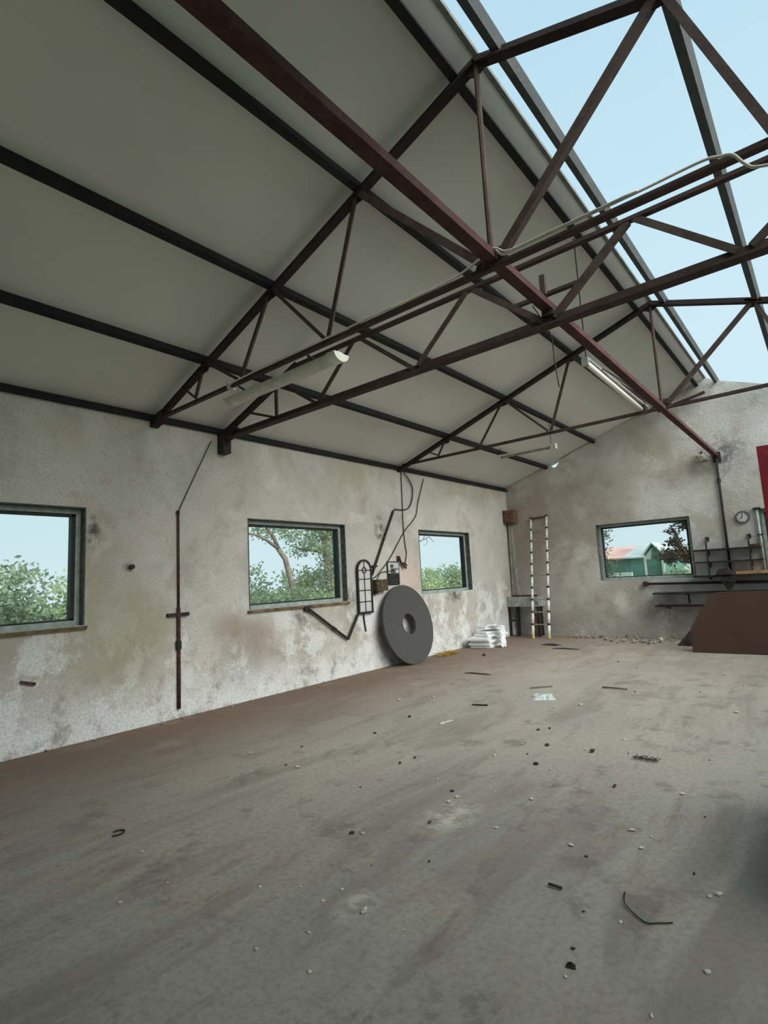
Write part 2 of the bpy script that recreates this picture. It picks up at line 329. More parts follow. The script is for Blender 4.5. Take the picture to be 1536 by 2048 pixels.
# ------------------------------------------------------------------ setting: floor, walls, roof
def grid_wall(us, zs_fn, solid, P, th):
    """wall sheet with openings. us: column edges; zs_fn(u)->row heights; solid(i,j); P(u,z,depth)->point"""
    mb = MB(); nu = len(us) - 1; nz = len(zs_fn(us[0])) - 1
    Z = [zs_fn(u) for u in us]
    def q(a, b, c, d): mb.add([a, b, c, d], [(0, 1, 2, 3)])
    for i in range(nu):
        for j in range(nz):
            if not solid(i, j): continue
            c = [(us[i], Z[i][j]), (us[i + 1], Z[i + 1][j]), (us[i + 1], Z[i + 1][j + 1]), (us[i], Z[i][j + 1])]
            q(*[P(u, z, 0) for u, z in c]); q(*[P(u, z, th) for u, z in c])
            for (di, dj, a, b) in ((0, -1, 0, 1), (1, 0, 1, 2), (0, 1, 2, 3), (-1, 0, 3, 0)):
                ii, jj = i + di, j + dj
                if 0 <= ii < nu and 0 <= jj < nz and solid(ii, jj): continue
                q(P(*c[a], 0), P(*c[b], 0), P(*c[b], th), P(*c[a], th))
    return mb
def mk_edges(a, b, cuts, step=0.3):
    e = sorted(set([a, b] + cuts)); out = []
    for p, q_ in zip(e, e[1:]):
        n = max(1, int((q_ - p) / step)); out += [p + (q_ - p) * t / n for t in range(n)]
    return out + [b]
WZ0, WZ1 = 1.18, 2.455                 # all window openings share sill and head heights
LW = [(0.5, 2.437), (4.555, 6.51), (8.6, 10.52)]
KB = L / 12.1
W4 = (6.198 - (6.198 - 2.295) * KB, 6.198 - (6.198 - 4.12) * KB)
W5 = (6.198 - (6.198 - 5.27) * KB, 7.15)
BZ0, BZ1 = 1.225, 2.485

struct(MB().box((-0.3, Y0 - 0.3, -0.15), (WID + 0.3, L + 0.3, 0)).build('floor', 'floor'))
us = mk_edges(Y0 - 0.25, L + 0.25, [a for w in LW for a in w])
inw = lambda u0, u1, ws: any(a - 1e-4 <= u0 and u1 <= b + 1e-4 for a, b in ws)
mb = grid_wall(us, lambda u: [0, WZ0, WZ1, HE - 0.03], lambda i, j: not (j == 1 and inw(us[i], us[i + 1], LW)), lambda u, z, d: (-d, u, z), 0.25)
struct(mb.build('wall_left', 'plaster'))
ub = mk_edges(0.0, WID, [XR, 1.2, 1.3, 1.38, 1.5] + list(W4) + list(W5), 0.25)
rg = random.Random(3)
topj = {round(u, 4): rg.uniform(-0.02, 0.0) for u in ub}
def btop(u):
    t = zr(u) + 0.045 + topj[round(u, 4)]
    if u > XR: t -= 0.05
    if 1.25 < u < 1.4: t -= 0.13
    if u in (1.2, 1.5): t -= 0.03
    return t
mb = grid_wall(ub, lambda u: [0, BZ0, BZ1, btop(u)], lambda i, j: not (j == 1 and inw(ub[i], ub[i + 1], [W4, W5])), lambda u, z, d: (u, L + d, z), 0.25)
struct(mb.build('wall_back', 'plaster_back'))
RW = [(0.5, 2.437), (4.555, 6.51), (8.6, 10.52)]          # unglazed openings opposite the left windows
ur = mk_edges(Y0 - 0.25, L + 0.25, [a for w in RW for a in w])
mb = grid_wall(ur, lambda u: [0, WZ0, WZ1, HE - 0.03], lambda i, j: not (j == 1 and inw(ur[i], ur[i + 1], RW)), lambda u, z, d: (WID + d, u, z), 0.25)
struct(mb.build('wall_right', 'plaster'))
mb = MB()
mb.prism([(-0.25, Y0 - 0.25, 0), (2.4, Y0 - 0.25, 0), (2.4, Y0 - 0.25, 3.3), (7.0, Y0 - 0.25, 3.3), (7.0, Y0 - 0.25, 0), (WID + 0.25, Y0 - 0.25, 0), (WID + 0.25, Y0 - 0.25, HE), (XR, Y0 - 0.25, zr(XR)), (-0.25, Y0 - 0.25, HE)], (0, 0.25, 0))
struct(mb.build('wall_front', 'plaster'))
# roof lining: left slope covered to the ridge; the right slope is stripped over the bays in view
ZC = 0.045
def slope_sheet(x0, x1, y0, y1, t=0.02, side=1):
    zz = lambda x: HE + SL * x if side > 0 else HE + SL * (WID - x)
    return MB().prism([(x0, y0, zz(x0) + ZC), (x1, y0, zz(x1) + ZC), (x1, y0, zz(x1) + ZC + t), (x0, y0, zz(x0) + ZC + t)], (0, y1 - y0, 0))
struct(slope_sheet(-0.3, XR - 0.01, Y0 - 0.3, L + 0.25).build('ceiling', 'lining'))
struct(slope_sheet(XR + 0.01, WID + 0.3, Y0 - 0.3, 2.3, side=-1).build('ceiling', 'lining'))  # unseen cover over the near right slope, added to darken the near end
struct(MB().prism([(XR - 0.03, Y0 - .3, zr(XR - .03) + ZC - .004), (XR + 0.004, Y0 - .3, zr(XR - .0) + ZC - .004), (XR + 0.004, Y0 - .3, zr(XR) + ZC + .03), (XR - .03, Y0 - .3, zr(XR) + ZC + .02)], (0, L + .55 - Y0, 0)).build('trim_1', 'edge_darkener'))  # grey strip added to darken the bright cut edge of the lining
struct(MB().box((-120, -60, -0.6), (120, 160, -0.5)).build('ground', 'grass'), 'rough grassland around the building')

# ------------------------------------------------------------------ windows
def window(idx, P, u0, u1, z0, z1, sill=True, lab=''):
    """P(u, z, d): d positive = out through the wall"""
    root = thing('window_%d' % idx, P((u0 + u1) / 2, z0, 0.1), lab, None); root['kind'] = 'structure'
    def ubox(a, b, c, d_, e, f):
        p = P(a, c, e); q_ = P(b, d_, f)
        return MB().box([min(x, y) for x, y in zip(p, q_)], [max(x, y) for x, y in zip(p, q_)])
    w = 0.065
    for (a, b, c, d_) in ((u0, u1, z1 - w, z1), (u0, u1, z0, z0 + w), (u0, u0 + w, z0 + w, z1 - w), (u1 - w, u1, z0 + w, z1 - w)):
        ubox(a, b, c, d_, 0.095, 0.165).build('window_frame', 'frame', root)
    g = 0.028; a0, a1, b0, b1 = u0 + w, u1 - w, z0 + w, z1 - w
    for (a, b, c, d_) in ((a0, a1, b1 - g, b1), (a0, a1, b0, b0 + g * 0.6), (a0, a0 + g, b0, b1), (a1 - g * 1.3, a1, b0, b1)):
        ubox(a, b, c, d_, 0.11, 0.195).build('glazing_bead', 'gasket', root)
    ubox(a0, a1, b0, b1, 0.18, 0.186).build('pane', 'glass', root)
    e = 0.014
    for (a, b, c, d_) in ((u0, u1, z1 - e, z1), (u1 - e, u1, z0 + e, z1 - e), (u0, u0 + e, z0 + e, z1 - e)):
        ubox(a, b, c, d_, -0.006, 0.094).build('jamb_lining', 'jamb', root)
    ubox(u0, u1, z0, z0 + 0.012, 0.0, 0.094).build('sill_strip', 'frame', root)
    if sill:
        ubox(u0 - 0.03, u1 + 0.02, z0 - 0.035, z0 + 0.002, -0.03, 0.06).build('sill_board', 'wood', root)
    return root
PL = lambda u, z, d: (-d, u, z)
PBk = lambda u, z, d: (u, L + d, z)
window(1, PL, *LW[0], WZ0, WZ1, True, 'window cut by the left picture edge, bushes behind it')
window(2, PL, *LW[1], WZ0, WZ1, True, 'window with a leaning tree trunk behind it')
window(3, PL, *LW[2], WZ0, WZ1, False, 'window near the far corner of the left wall')
window(4, PBk, *W4, BZ0, BZ1, False, 'window in the gable wall looking onto a green barn')
window(5, PBk, *W5, BZ0, BZ1, False, 'gable window mostly hidden by the red frame and picture edge')

# ------------------------------------------------------------------ purlins
def purlin(x, y0, y1, label, w=0.065, h=0.085, dz=0.0):
    side = 1 if x <= XR else -1; th_ = math.atan(SL) * side
    upv = Vector((-math.sin(th_), 0, math.cos(th_))); z = zr(x) + 0.0 + dz
    mb = MB().angle((x, y0, z), (x, y1, z), w, h, 0.016, upv, flip=-1)
    return tag(mb.build('roof_purlin', 'purlin' if side > 0 else 'purlin_bare', None, (x, y0, z)), label, 'purlin', 'steel roof purlins')
for x, lb in ((1.134, 'dark steel purlin on the lined slope, first above the left wall'), (2.302, 'dark steel purlin on the lined slope, second above the left wall'),
              (3.476, 'dark steel purlin on the lined slope, third above the left wall'), (4.47, 'dark steel purlin just below the edge of the grey roof lining')):
    purlin(x, Y0, L + 0.02, lb)
for x, lb in ((4.83, 'bare steel purlin against the sky, nearest the roof lining edge'), (5.86, 'bare steel purlin against the sky, further right'),
              (7.0, 'bare steel purlin beyond the right picture edge'), (8.17, 'bare steel purlin above the right wall')):
    purlin(x, Y0, L + 0.12, lb)
tag(MB().angle((0.035, Y0, HE - 0.0), (0.035, L, HE - 0.0), 0.07, 0.085, 0.016).build('eaves_purlin', 'purlin', None, (0.035, Y0, HE)), 'dark eaves purlin along the top of the left wall', 'purlin')

# ------------------------------------------------------------------ roof trusses
def truss(y, zc, label):
    t = thing('roof_truss', (0.0, y, HE), label, 'roof truss', 'rusty steel roof trusses')
    S = Vector((0, 1, 0))
    for sgn in (1, -1):
        X = lambda x: x if sgn > 0 else WID - x
        MB().tee((X(0.0), y, zr(0) - 0.045), (X(XR), y, zr(XR) - 0.045), 0.085, 0.075, 0.016).build('rafter', 'rafter', t)
        for (a, za, b, zb, w) in ((0.50, zr(.5) - .07, 0.33, zc + .03, .03), (0.72, zr(.72) - .07, 0.96, zc + .03, .026), (1.11, zr(1.11) - .07, 0.95, zc + .03, .038), (1.2, zr(1.2) - .08, 1.74, zc + .03, .03),
                                  (2.27, zr(2.27) - .07, 1.80, zc + .03, .042), (2.34, zr(2.34) - .08, 3.02, zc + .03, .034), (3.46, zr(3.46) - .07, 3.07, zc + .03, .045), (3.5, zr(3.5) - .08, 4.58, zc + .05, .055)):
            MB().angle((X(a), y, za), (X(b), y, zb), w, w, 0.01, (0, 1, 0), flip=sgn).build('web_strut', 'web', t)
        MB().prism([(X(-0.02), y - 0.05, zc - 0.10), (X(0.16), y - 0.05, zc - 0.06), (X(0.26), y - 0.05, zc + 0.03), (X(0.26), y - 0.05, zr(0.26) - 0.05), (X(-0.02), y - 0.05, zr(0) - 0.02)], (0, 0.1, 0)).build('heel_plate', 'rafter', t)
        for xn in (1.134, 2.302, 3.476):
            MB().prism([(X(xn - .09), y - 0.008, zr(xn - .09) - .03), (X(xn + .09), y - 0.008, zr(xn + .09) - .03), (X(xn + .05), y - 0.008, zr(xn) - .13), (X(xn - .06), y - 0.008, zr(xn) - .14)], (0, 0.016, 0)).build('gusset_plate', 'rafter', t)
    MB().tee((0.1, y, zc), (WID - 0.1, y, zc), 0.05, 0.044, 0.012).build('bottom_chord', 'chord', t)
    MB().tube([(XR, y, zr(XR) - 0.06), (XR, y, zc + 0.02)], 0.021, 8).build('king_post', 'web', t)
    MB().prism([(XR - .16, y - .009, zr(XR - .16) - .02), (XR, y - .009, zr(XR) + .0), (XR + .16, y - .009, zr(XR - .16) - .02), (XR + .03, y - .009, zr(XR) - .16), (XR - .03, y - .009, zr(XR) - .16)], (0, .018, 0)).build('gusset_plate', 'rafter', t)
    MB().prism([(XR - .14, y - .009, zc - .01), (XR + .14, y - .009, zc - .01), (XR + .08, y - .009, zc + .12), (XR - .08, y - .009, zc + .12)], (0, .018, 0)).build('gusset_plate', 'web', t)
    return t
truss(YA, 3.590, 'near rusty roof truss carrying the white cable on its tie')
truss(YC, 3.655, 'far rusty roof truss close to the gable wall')

# lattice girder between the trusses
g = thing('lattice_girder', (0.0, YB, 3.5), 'rusty flat-topped lattice girder between the two roof trusses', 'girder')
zb, zt = 3.526, 4.098
MB().tee((0.02, YB, zb), (WID - 0.02, YB, zb), 0.105, 0.08, 0.016).build('bottom_chord', 'chord', g)
MB().tee((1.52, YB, zt), (WID - 1.52, YB, zt), 0.055, 0.045, 0.012).build('top_chord', 'chord', g)
for sgn in (1, -1):
    X = lambda x: x if sgn > 0 else WID - x
    MB().tee((X(0.0), YB, 3.56), (X(1.56), YB, 4.11), 0.08, 0.075, 0.016).build('end_rafter', 'rafter', g)
    for (a, za, b, zb2, w) in ((0.60, 3.75, 1.15, 3.55, .03), (1.20, 3.95, 1.20, 3.55, .05), (1.26, 3.97, 1.88, 3.55, .04), (2.52, 4.08, 1.95, 3.55, .05), (2.60, 4.08, 3.26, 3.55, .045),
                               (3.93, 4.08, 3.34, 3.55, .052), (3.98, 4.08, 4.60, 3.55, .05)):
        MB().angle((X(a), YB, za), (X(b), YB, zb2), w, w, 0.01, (0, 1, 0), flip=sgn).build('web_strut', 'web', g)
    MB().box((min(X(-0.02), X(0.14)), YB - 0.06, 3.30), (max(X(-0.02), X(0.14)), YB + 0.06, 3.60)).build('bearing_pad', 'iron', g)
    MB().prism([(X(0), YB - 0.05, 3.46), (X(.2), YB - 0.05, 3.48), (X(.42), YB - 0.05, 3.56), (X(.3), YB - 0.05, 3.64), (X(0), YB - 0.05, 3.6)], (0, 0.1, 0)).build('heel_plate', 'rafter', g)
MB().box((4.61, YB - .04, 3.566), (4.71, YB + .04, 3.611)).build('packing_plate', 'iron', g)
MB().angle((4.33, YB, 3.775), (4.97, YB, 3.775), 0.045, 0.045, 0.01).build('cross_tie', 'web', g)
MB().angle((4.63, YB, 3.70), (4.63, YB, 3.94), 0.045, 0.045, 0.01).build('stub_post', 'web', g)

# runway beam under the ridge
rb = thing('runway_beam', (4.66, Y0, 3.612), 'long red-brown steel beam running below the ridge to the gable wall', 'beam')
MB().box((4.617, Y0, 3.612), (4.703, L, 3.624)).build('bottom_flange', 'beam', rb)
MB().box((4.690, Y0, 3.624), (4.703, L, 3.668)).build('web_plate', 'beam', rb)
MB().box((4.617, Y0, 3.624), (4.630, L, 3.668)).build('web_plate', 'beam', rb)
MB().box((4.60, L - 0.03, 3.50), (4.74, L + 0.002, 3.70)).build('end_plate', 'iron', rb)
tag(MB().bar((4.62, L - 0.10, 4.95), (3.75, L - 0.25, 4.72), 0.07, 0.05).build('rusted_strut', 'beam', None, (4.62, L - .1, 4.95)), 'short rust-red strut under the roof lining at the gable top', 'strut')

# ------------------------------------------------------------------ cables and conduits
def smooth_path(pts, n=6):
    pts = [Vector(p) for p in pts]; out = []
    for i in range(len(pts) - 1):
        p0 = pts[max(i - 1, 0)]; p1 = pts[i]; p2 = pts[i + 1]; p3 = pts[min(i + 2, len(pts) - 1)]
        for k_ in range(n):
            t = k_ / n
            out.append(0.5 * ((2 * p1) + (p2 - p0) * t + (2 * p0 - 5 * p1 + 4 * p2 - p3) * t * t + (-p0 + 3 * p1 - 3 * p2 + p3) * t ** 3))
    return out + [pts[-1]]
yc = YA - 0.045
cable = lambda name, pts, r, mat, label, n=6: tag(MB().tube(smooth_path(pts, n), r, 7).build(name, mat, None, pts[0], True), label, 'cable')
cable('white_cable', [(1.6, yc, 3.58), (2.16, yc, 3.598), (2.9, yc, 3.595), (3.55, yc, 3.602), (4.3, yc, 3.60), (4.60, yc, 3.66), (4.686, yc, 3.682), (4.753, yc, 3.615), (4.878, yc, 3.606), (5.21, yc, 3.61), (5.613, yc, 3.613), (5.913, yc, 3.620), (6.0, yc, 3.60), (6.056, yc, 3.578), (6.10, yc, 3.503), (6.15, yc, 3.456), (6.3, yc, 3.44), (6.6, yc, 3.56)], 0.008, 'cable_white', 'white cable clipped along the tie of the near truss')
cable('white_cable', [(4.66, yc - .012, 3.69), (4.72, yc - .012, 3.67), (4.77, yc - .012, 3.628), (4.85, yc - .012, 3.612), (5.0, yc - .01, 3.614), (5.6, yc - .01, 3.618)], 0.006, 'cable_white', 'short second white cable looping over the red-brown beam')
tag(MB().box((1.60, YA - 0.045, 3.545), (1.622, YA + 0.045, 3.62)).build('cable_clip', 'cable_white', None, (1.61, YA, 3.5)), 'white cable clip on the tie above the half-round lamp', 'clip')
cable('hanging_wire', [(4.50, YB + .06, 3.75), (4.56, YB + .06, 3.62), (4.63, YB + .07, 3.44), (4.641, YB + .07, 3.2), (4.658, YB + .07, 2.99)], 0.005, 'cable_black', 'thin black wire dangling from the lattice girder')

cd_ = thing('wall_conduit', (0.02, 3.51, 0.11), 'rusty vertical conduit with a cross bracket on the left wall', 'conduit')
MB().tube([(0.02, 3.508, 0.11), (0.02, 3.508, 1.3)], 0.022, 8).build('pipe', 'rustpipe', cd_, smooth=True)
MB().tube([(0.02, 3.508, 1.3), (0.02, 3.508, 2.47)], 0.014, 8).build('pipe', 'rustpipe', cd_, smooth=True)
MB().box((0.0, 3.36, 1.195), (0.04, 3.64, 1.235)).build('cross_bracket', 'iron', cd_)
MB().tube([(0.022, 3.505, 0.80), (0.022, 3.505, 0.90)], 0.034, 10).build('coupler', 'iron', cd_)
MB().tube([(0.022, 3.505, 2.44), (0.022, 3.505, 2.49)], 0.02, 8).build('end_fitting', 'iron', cd_)
cable('wall_wire', [(0.02, 3.51, 2.48), (0.02, 3.70, 2.88), (0.03, 3.98, 3.46)], 0.006, 'cable_black', 'thin wire rising from the left conduit to the girder end', 1)
t = thing('bent_conduit', (0.045, 5.57, 1.15), 'dark conduit bent in a V below the second window', 'conduit')
MB().tube(smooth_path([(0.045, 5.60, 1.13), (0.045, 6.36, 0.635), (0.045, 6.45, 0.62), (0.045, 6.50, 0.68), (0.045, 6.70, 0.97)], 5), 0.021, 8).build('pipe', 'iron', t, smooth=True)
MB().tube([(0.045, 6.1, 0.80), (0.045, 6.16, 0.762)], 0.03, 8).build('coupler', 'rustpipe', t)
MB().box((0.003, 5.53, 1.10), (0.05, 5.63, 1.17)).build('junction_block', 'iron', t)
t = thing('slanted_conduit', (0.03, 7.13, 1.6), 'black conduit slanting up from the arched mirror', 'conduit')
MB().tube(smooth_path([(0.03, 7.11, 1.60), (0.03, 7.80, 2.76)], 3), 0.022, 8).build('pipe', 'iron', t, smooth=True)
MB().box((0.003, 7.14, 1.735), (0.05, 7.25, 1.765)).build('saddle_clip', 'iron', t)
cable('wall_cable', [(0.03, 7.80, 2.76), (0.03, 7.86, 2.80), (0.03, 8.10, 2.81), (0.03, 8.29, 2.86), (0.03, 8.42, 3.05), (0.03, 8.445, 3.28), (0.04, 8.30, 3.45), (0.05, 8.14, 3.56)], 0.011, 'cable_black', 'black cable looping from the slanted conduit up to the far truss')
cable('wall_cable', [(0.02, 8.12, 3.54), (0.02, 8.11, 3.0), (0.02, 8.10, 2.43), (0.02, 8.13, 2.1), (0.02, 8.15, 1.98), (0.02, 8.08, 1.76)], 0.009, 'cable_black', 'straight cable dropping from the far truss to the wall hook')
cable('wall_cable', [(0.025, 8.865, 3.50), (0.025, 8.62, 3.0), (0.025, 8.5, 2.7), (0.025, 8.1, 2.38), (0.025, 7.65, 1.9), (0.025, 7.3, 1.62), (0.025, 7.15, 1.54)], 0.009, 'cable_black', 'cable sweeping diagonally down to the small brown box')
cable('wall_cable', [(0.025, 7.9, 1.70), (0.025, 7.7, 1.66), (0.025, 7.4, 1.64), (0.025, 7.3, 1.58), (0.025, 7.26, 1.52)], 0.007, 'cable_black', 'short cable from the poster to the small brown box')
cable('wall_cable', [(0.02, 6.86, 0.97), (0.02, 6.87, 0.84), (0.02, 6.90, 0.66)], 0.012, 'cable_black', 'short cable end hanging below the arched mirror', 3)

# back-wall conduit and fittings
t = thing('wall_conduit', (4.66, L - 0.03, 1.28), 'dark vertical conduit on the gable wall below the beam end', 'conduit')
MB().tube([(4.655, L - 0.03, 1.28), (4.66, L - 0.03, 3.55)], 0.022, 8).build('pipe', 'iron', t, smooth=True)
MB().tube([(4.66, L - 0.03, 3.08), (4.66, L - 0.03, 3.16)], 0.033, 8).build('coupler', 'iron', t)
t = thing('flood_light', (4.40, L - 0.16, 3.52), 'small faded flood light on the gable wall beside the beam end', 'lamp')
MB().prism([(4.31, L - 0.14, 3.68), (4.45, L - 0.22, 3.64), (4.55, L - 0.20, 3.52), (4.40, L - 0.10, 3.52)], (0.0, 0.10, 0.05)).build('housing', 'tan', t)
MB().bar((4.40, L - 0.10, 3.66), (4.42, L, 3.76), 0.03, 0.03).build('bracket', 'iron', t)
MB().prism([(4.345, L - 0.165, 3.655), (4.445, L - 0.222, 3.63), (4.51, L - 0.21, 3.555), (4.40, L - 0.13, 3.555)], (0, -0.008, -0.004)).build('lens', 'white', t)

# ------------------------------------------------------------------ lamps (unlit)
t = thing('fluorescent_lamp', (2.2, YA + 0.14, 3.48), 'unlit white batten lamp with a half-round end under the near truss', 'lamp')
yl = YA + 0.15
def half(x0, x1, r, y, z, n=10):
    pr = [(y + r * math.cos(math.pi * i / n), z - r * math.sin(math.pi * i / n) * 0.8) for i in range(n + 1)]
    return MB().prism([(x0, a, b) for a, b in pr], (x1 - x0, 0, 0))
half(1.42, 2.96, 0.085, yl, 3.52).build('diffuser', 'white', t)
half(2.96, 3.06, 0.095, yl, 3.525).build('end_cap', 'tube', t)
half(1.38, 1.42, 0.095, yl, 3.525).build('end_cap', 'white', t)
MB().box((1.40, yl - 0.03, 3.52), (3.04, yl + 0.03, 3.545)).build('spine', 'white', t)
for x in (1.7, 2.75):
    MB().bar((x, yl, 3.53), (x, YA + 0.03, 3.565), 0.03, 0.01).build('hanger', 'iron', t)
t = thing('fluorescent_lamp', (4.40, 5.75, 3.70), 'long bare white tube lamp beside the red-brown beam', 'lamp')
MB().tube([(4.42, 5.78, 3.70), (4.385, 8.22, 3.70)], 0.03, 10).build('tube', 'tube', t, smooth=True)
MB().box((4.40, 5.76, 3.75), (4.44, 8.26, 3.775)).build('spine', 'lampgrey', t)
for y in (5.74, 8.24): MB().box((4.375, y - 0.02, 3.67), (4.445, y + 0.02, 3.76)).build('lampholder', 'lampgrey', t)
MB().bar((4.42, 5.75, 3.78), (4.42, 5.75, zr(4.42)), 0.012, 0.012, (0, 1, 0)).build('hanger', 'iron', t)
MB().bar((4.42, 8.06, 3.68), (4.42, 8.06, 3.80), 0.03, 0.03, (0, 1, 0)).build('hanger', 'iron', t)
MB().tube(smooth_path([(4.45, 6.2, 3.76), (4.52, 6.6, 3.72), (4.55, 7.0, 3.70), (4.60, 7.6, 3.64)]), 0.008, 6).build('flex', 'cable_black', t)
t = thing('fluorescent_lamp', (1.75, 10.0, 3.90), 'small far batten lamp hanging under the lining near the gable', 'lamp')
MB().box((1.18, 9.97, 3.90), (2.30, 10.03, 3.935)).build('spine', 'white', t)
MB().tube([(1.18, 10.0, 3.875), (2.28, 10.0, 3.875)], 0.018, 8).build('tube', 'tan', t)
MB().box((2.28, 9.95, 3.84), (2.38, 10.05, 3.945)).build('lampholder', 'white', t)
MB().box((1.14, 9.96, 3.85), (1.19, 10.04, 3.94)).build('lampholder', 'white', t)
for x in (1.2, 2.28): MB().bar((x, 10, 3.93), (x, 10, zr(x) + 0.05), 0.008, 0.008, (0, 1, 0)).build('hanger', 'iron', t)

# ------------------------------------------------------------------ things on the left wall
# arched window mirror
t = thing('arched_mirror', (0.04, 6.90, 0.95), 'tall arched window-style mirror with dark frame on the left wall', 'mirror')
y0_, y1_, zb_, zt_ = 6.715, 7.085, 0.955, 1.87; rr = (y1_ - y0_) / 2; ym = (y0_ + y1_) / 2; zs_ = zt_ - rr
def arch(r, n=14): return [(ym + r * math.cos(math.pi * i / n), zs_ + r * math.sin(math.pi * i / n)) for i in range(n + 1)]
out_ = [(y1_, zb_)] + arch(rr) + [(y0_, zb_)]; inn = [(y1_ - .03, zb_ + .03)] + arch(rr - .03) + [(y0_ + .03, zb_ + .03)]
mb = MB(); n_ = len(out_)
vv = [(0.02, a, b) for a, b in out_] + [(0.02, a, b) for a, b in inn] + [(0.055, a, b) for a, b in out_] + [(0.055, a, b) for a, b in inn]
ff = []
for i in range(n_):
    j = (i + 1) % n_
    ff += [(2 * n_ + i, 2 * n_ + j, 3 * n_ + j, 3 * n_ + i), (i, j, n_ + j, n_ + i), (i, j, 2 * n_ + j, 2 * n_ + i), (n_ + i, n_ + j, 3 * n_ + j, 3 * n_ + i)]
mb.add(vv, ff).build('frame', 'iron', t)
rows = [zb_ + .03, 1.155, 1.345, 1.535, zs_]
for i in range(4):
    for (a, b) in ((y0_ + .03, ym - .006), (ym + .006, y1_ - .03)):
        MB().box((0.03, a, rows[i] + .006), (0.036, b, rows[i + 1] - .006)).build('pane', 'mirror', t)
for sg in (1, -1):
    pts = [(0.03, ym + sg * .006, zs_ + .006)] + [(0.03, ym + sg * (rr - .032) * math.cos(a), zs_ + .006 + (rr - .034) * math.sin(a)) for a in [R(x) for x in range(0, 90, 12)]] + [(0.03, ym + sg * .006, zs_ + rr - .03)]
    MB().prism(pts, (0.006, 0, 0)).build('pane', 'mirror', t)
for i in (1, 2, 3, 4): MB().box((0.03, y0_ + .02, rows[i] - .007), (0.046, y1_ - .02, rows[i] + .007)).build('glazing_bar', 'iron', t)
MB().box((0.03, ym - .007, zb_ + .02), (0.046, ym + .007, zs_ - .05)).build('glazing_bar', 'iron', t)
MB().box((0.03, ym - .007, zs_ + .05), (0.046, ym + .007, zt_ - .02)).build('glazing_bar', 'iron', t)
MB().ring((0.048, ym, zs_), (1, 0, 0), (0, 0, 1), 0.056, 0.040, 0.018, 20).build('ring_bar', 'iron', t)

t = thing('junction_box', (0.08, 7.28, 1.30), 'small brown mottled electrical box right of the arched mirror', 'box')
MB().box((0.0, 7.13, 1.315), (0.11, 7.44, 1.515)).build('body', 'fusebox', t)
MB().box((0.11, 7.14, 1.325), (0.12, 7.43, 1.505)).build('cover', 'fusebox', t)
MB().box((0.0, 7.14, 1.26), (0.06, 7.22, 1.315)).build('gland', 'iron', t)
MB().box((0.0, 7.44, 1.35), (0.04, 7.52, 1.375)).build('gland', 'iron', t)

t = thing('poster_sign', (0.02, 7.73, 1.41), 'small dark-bordered poster with a pale upper picture', 'poster')
MB().box((0.005, 7.555, 1.405), (0.02, 7.90, 1.83)).build('board', 'ink', t)
pc = MB().box((0.02, 7.575, 1.615), (0.023, 7.88, 1.81)).build('picture', 'paper', t)
def blob(pts, nm, m): MB().prism([(0.0235, a, b) for a, b in pts], (0.002, 0, 0)).build(nm, m, pc)
blob([(7.68 + .05 * math.cos(a), 1.745 + .035 * math.sin(a)) for a in [R(x) for x in range(0, 360, 30)]], 'printed_figure', 'rim')
blob([(7.64, 1.618), (7.80, 1.618), (7.77, 1.66), (7.72, 1.70), (7.66, 1.71), (7.63, 1.67)], 'printed_figure', 'rim')
blob([(7.70, 1.67), (7.83, 1.70), (7.83, 1.715), (7.70, 1.69)], 'printed_figure', 'rim')
for z, a, b in ((1.585, 7.63, 7.80), (1.55, 7.60, 7.74), (1.50, 7.64, 7.83), (1.465, 7.62, 7.78), (1.425, 7.60, 7.84)):
    MB().box((0.02, a, z), (0.0225, b, z + .009)).build('printed_line', 'rim', t)
t = thing('wall_hook', (0.03, 7.97, 1.72), 'rusty forked iron hook right of the poster', 'hook')
MB().tube([(0.02, 7.90, 1.92), (0.05, 7.90, 1.86), (0.05, 7.93, 1.80), (0.06, 8.06, 1.70)], 0.021, 7).build('prong', 'rustpipe', t)
MB().tube([(0.05, 7.93, 1.80), (0.06, 8.04, 1.79), (0.07, 8.07, 1.74)], 0.016, 7).build('prong', 'rustpipe', t)
MB().box((0.0, 7.86, 1.84), (0.03, 7.94, 1.93)).build('wall_plate', 'rustpipe', t)
tag(MB().tube([(0.0, 2.93, 1.80), (0.05, 2.93, 1.80)], 0.028, 8).build('wall_peg', 'iron', None, (0, 2.93, 1.80)), 'small dark peg in the wall right of the nearest window', 'peg')
tag(MB().bar((0.01, 1.86, 0.70), (0.015, 1.99, 0.66), 0.02, 0.03).build('iron_scrap', 'rustpipe', None, (0.01, 1.9, 0.66)), 'small rusty iron stub low on the left wall', 'scrap')

# leaning foam ring
lean = 0.27; Rr = 0.71
nv = Vector((math.cos(math.asin(lean / (2 * Rr))), 0, lean / (2 * Rr))).normalized(); uvv = Vector((-nv.z, 0, nv.x))
cpt = Vector((0.36, 7.85, 0.0)) + uvv * Rr
tag(MB().ring(cpt, nv, uvv, Rr, 0.185, 0.052, 72, 0.006).build('foam_ring', 'foam', None, (0.36, 7.85, 0)), 'large dark grey foam disc with a centre hole leaning on the left wall', 'foam disc')

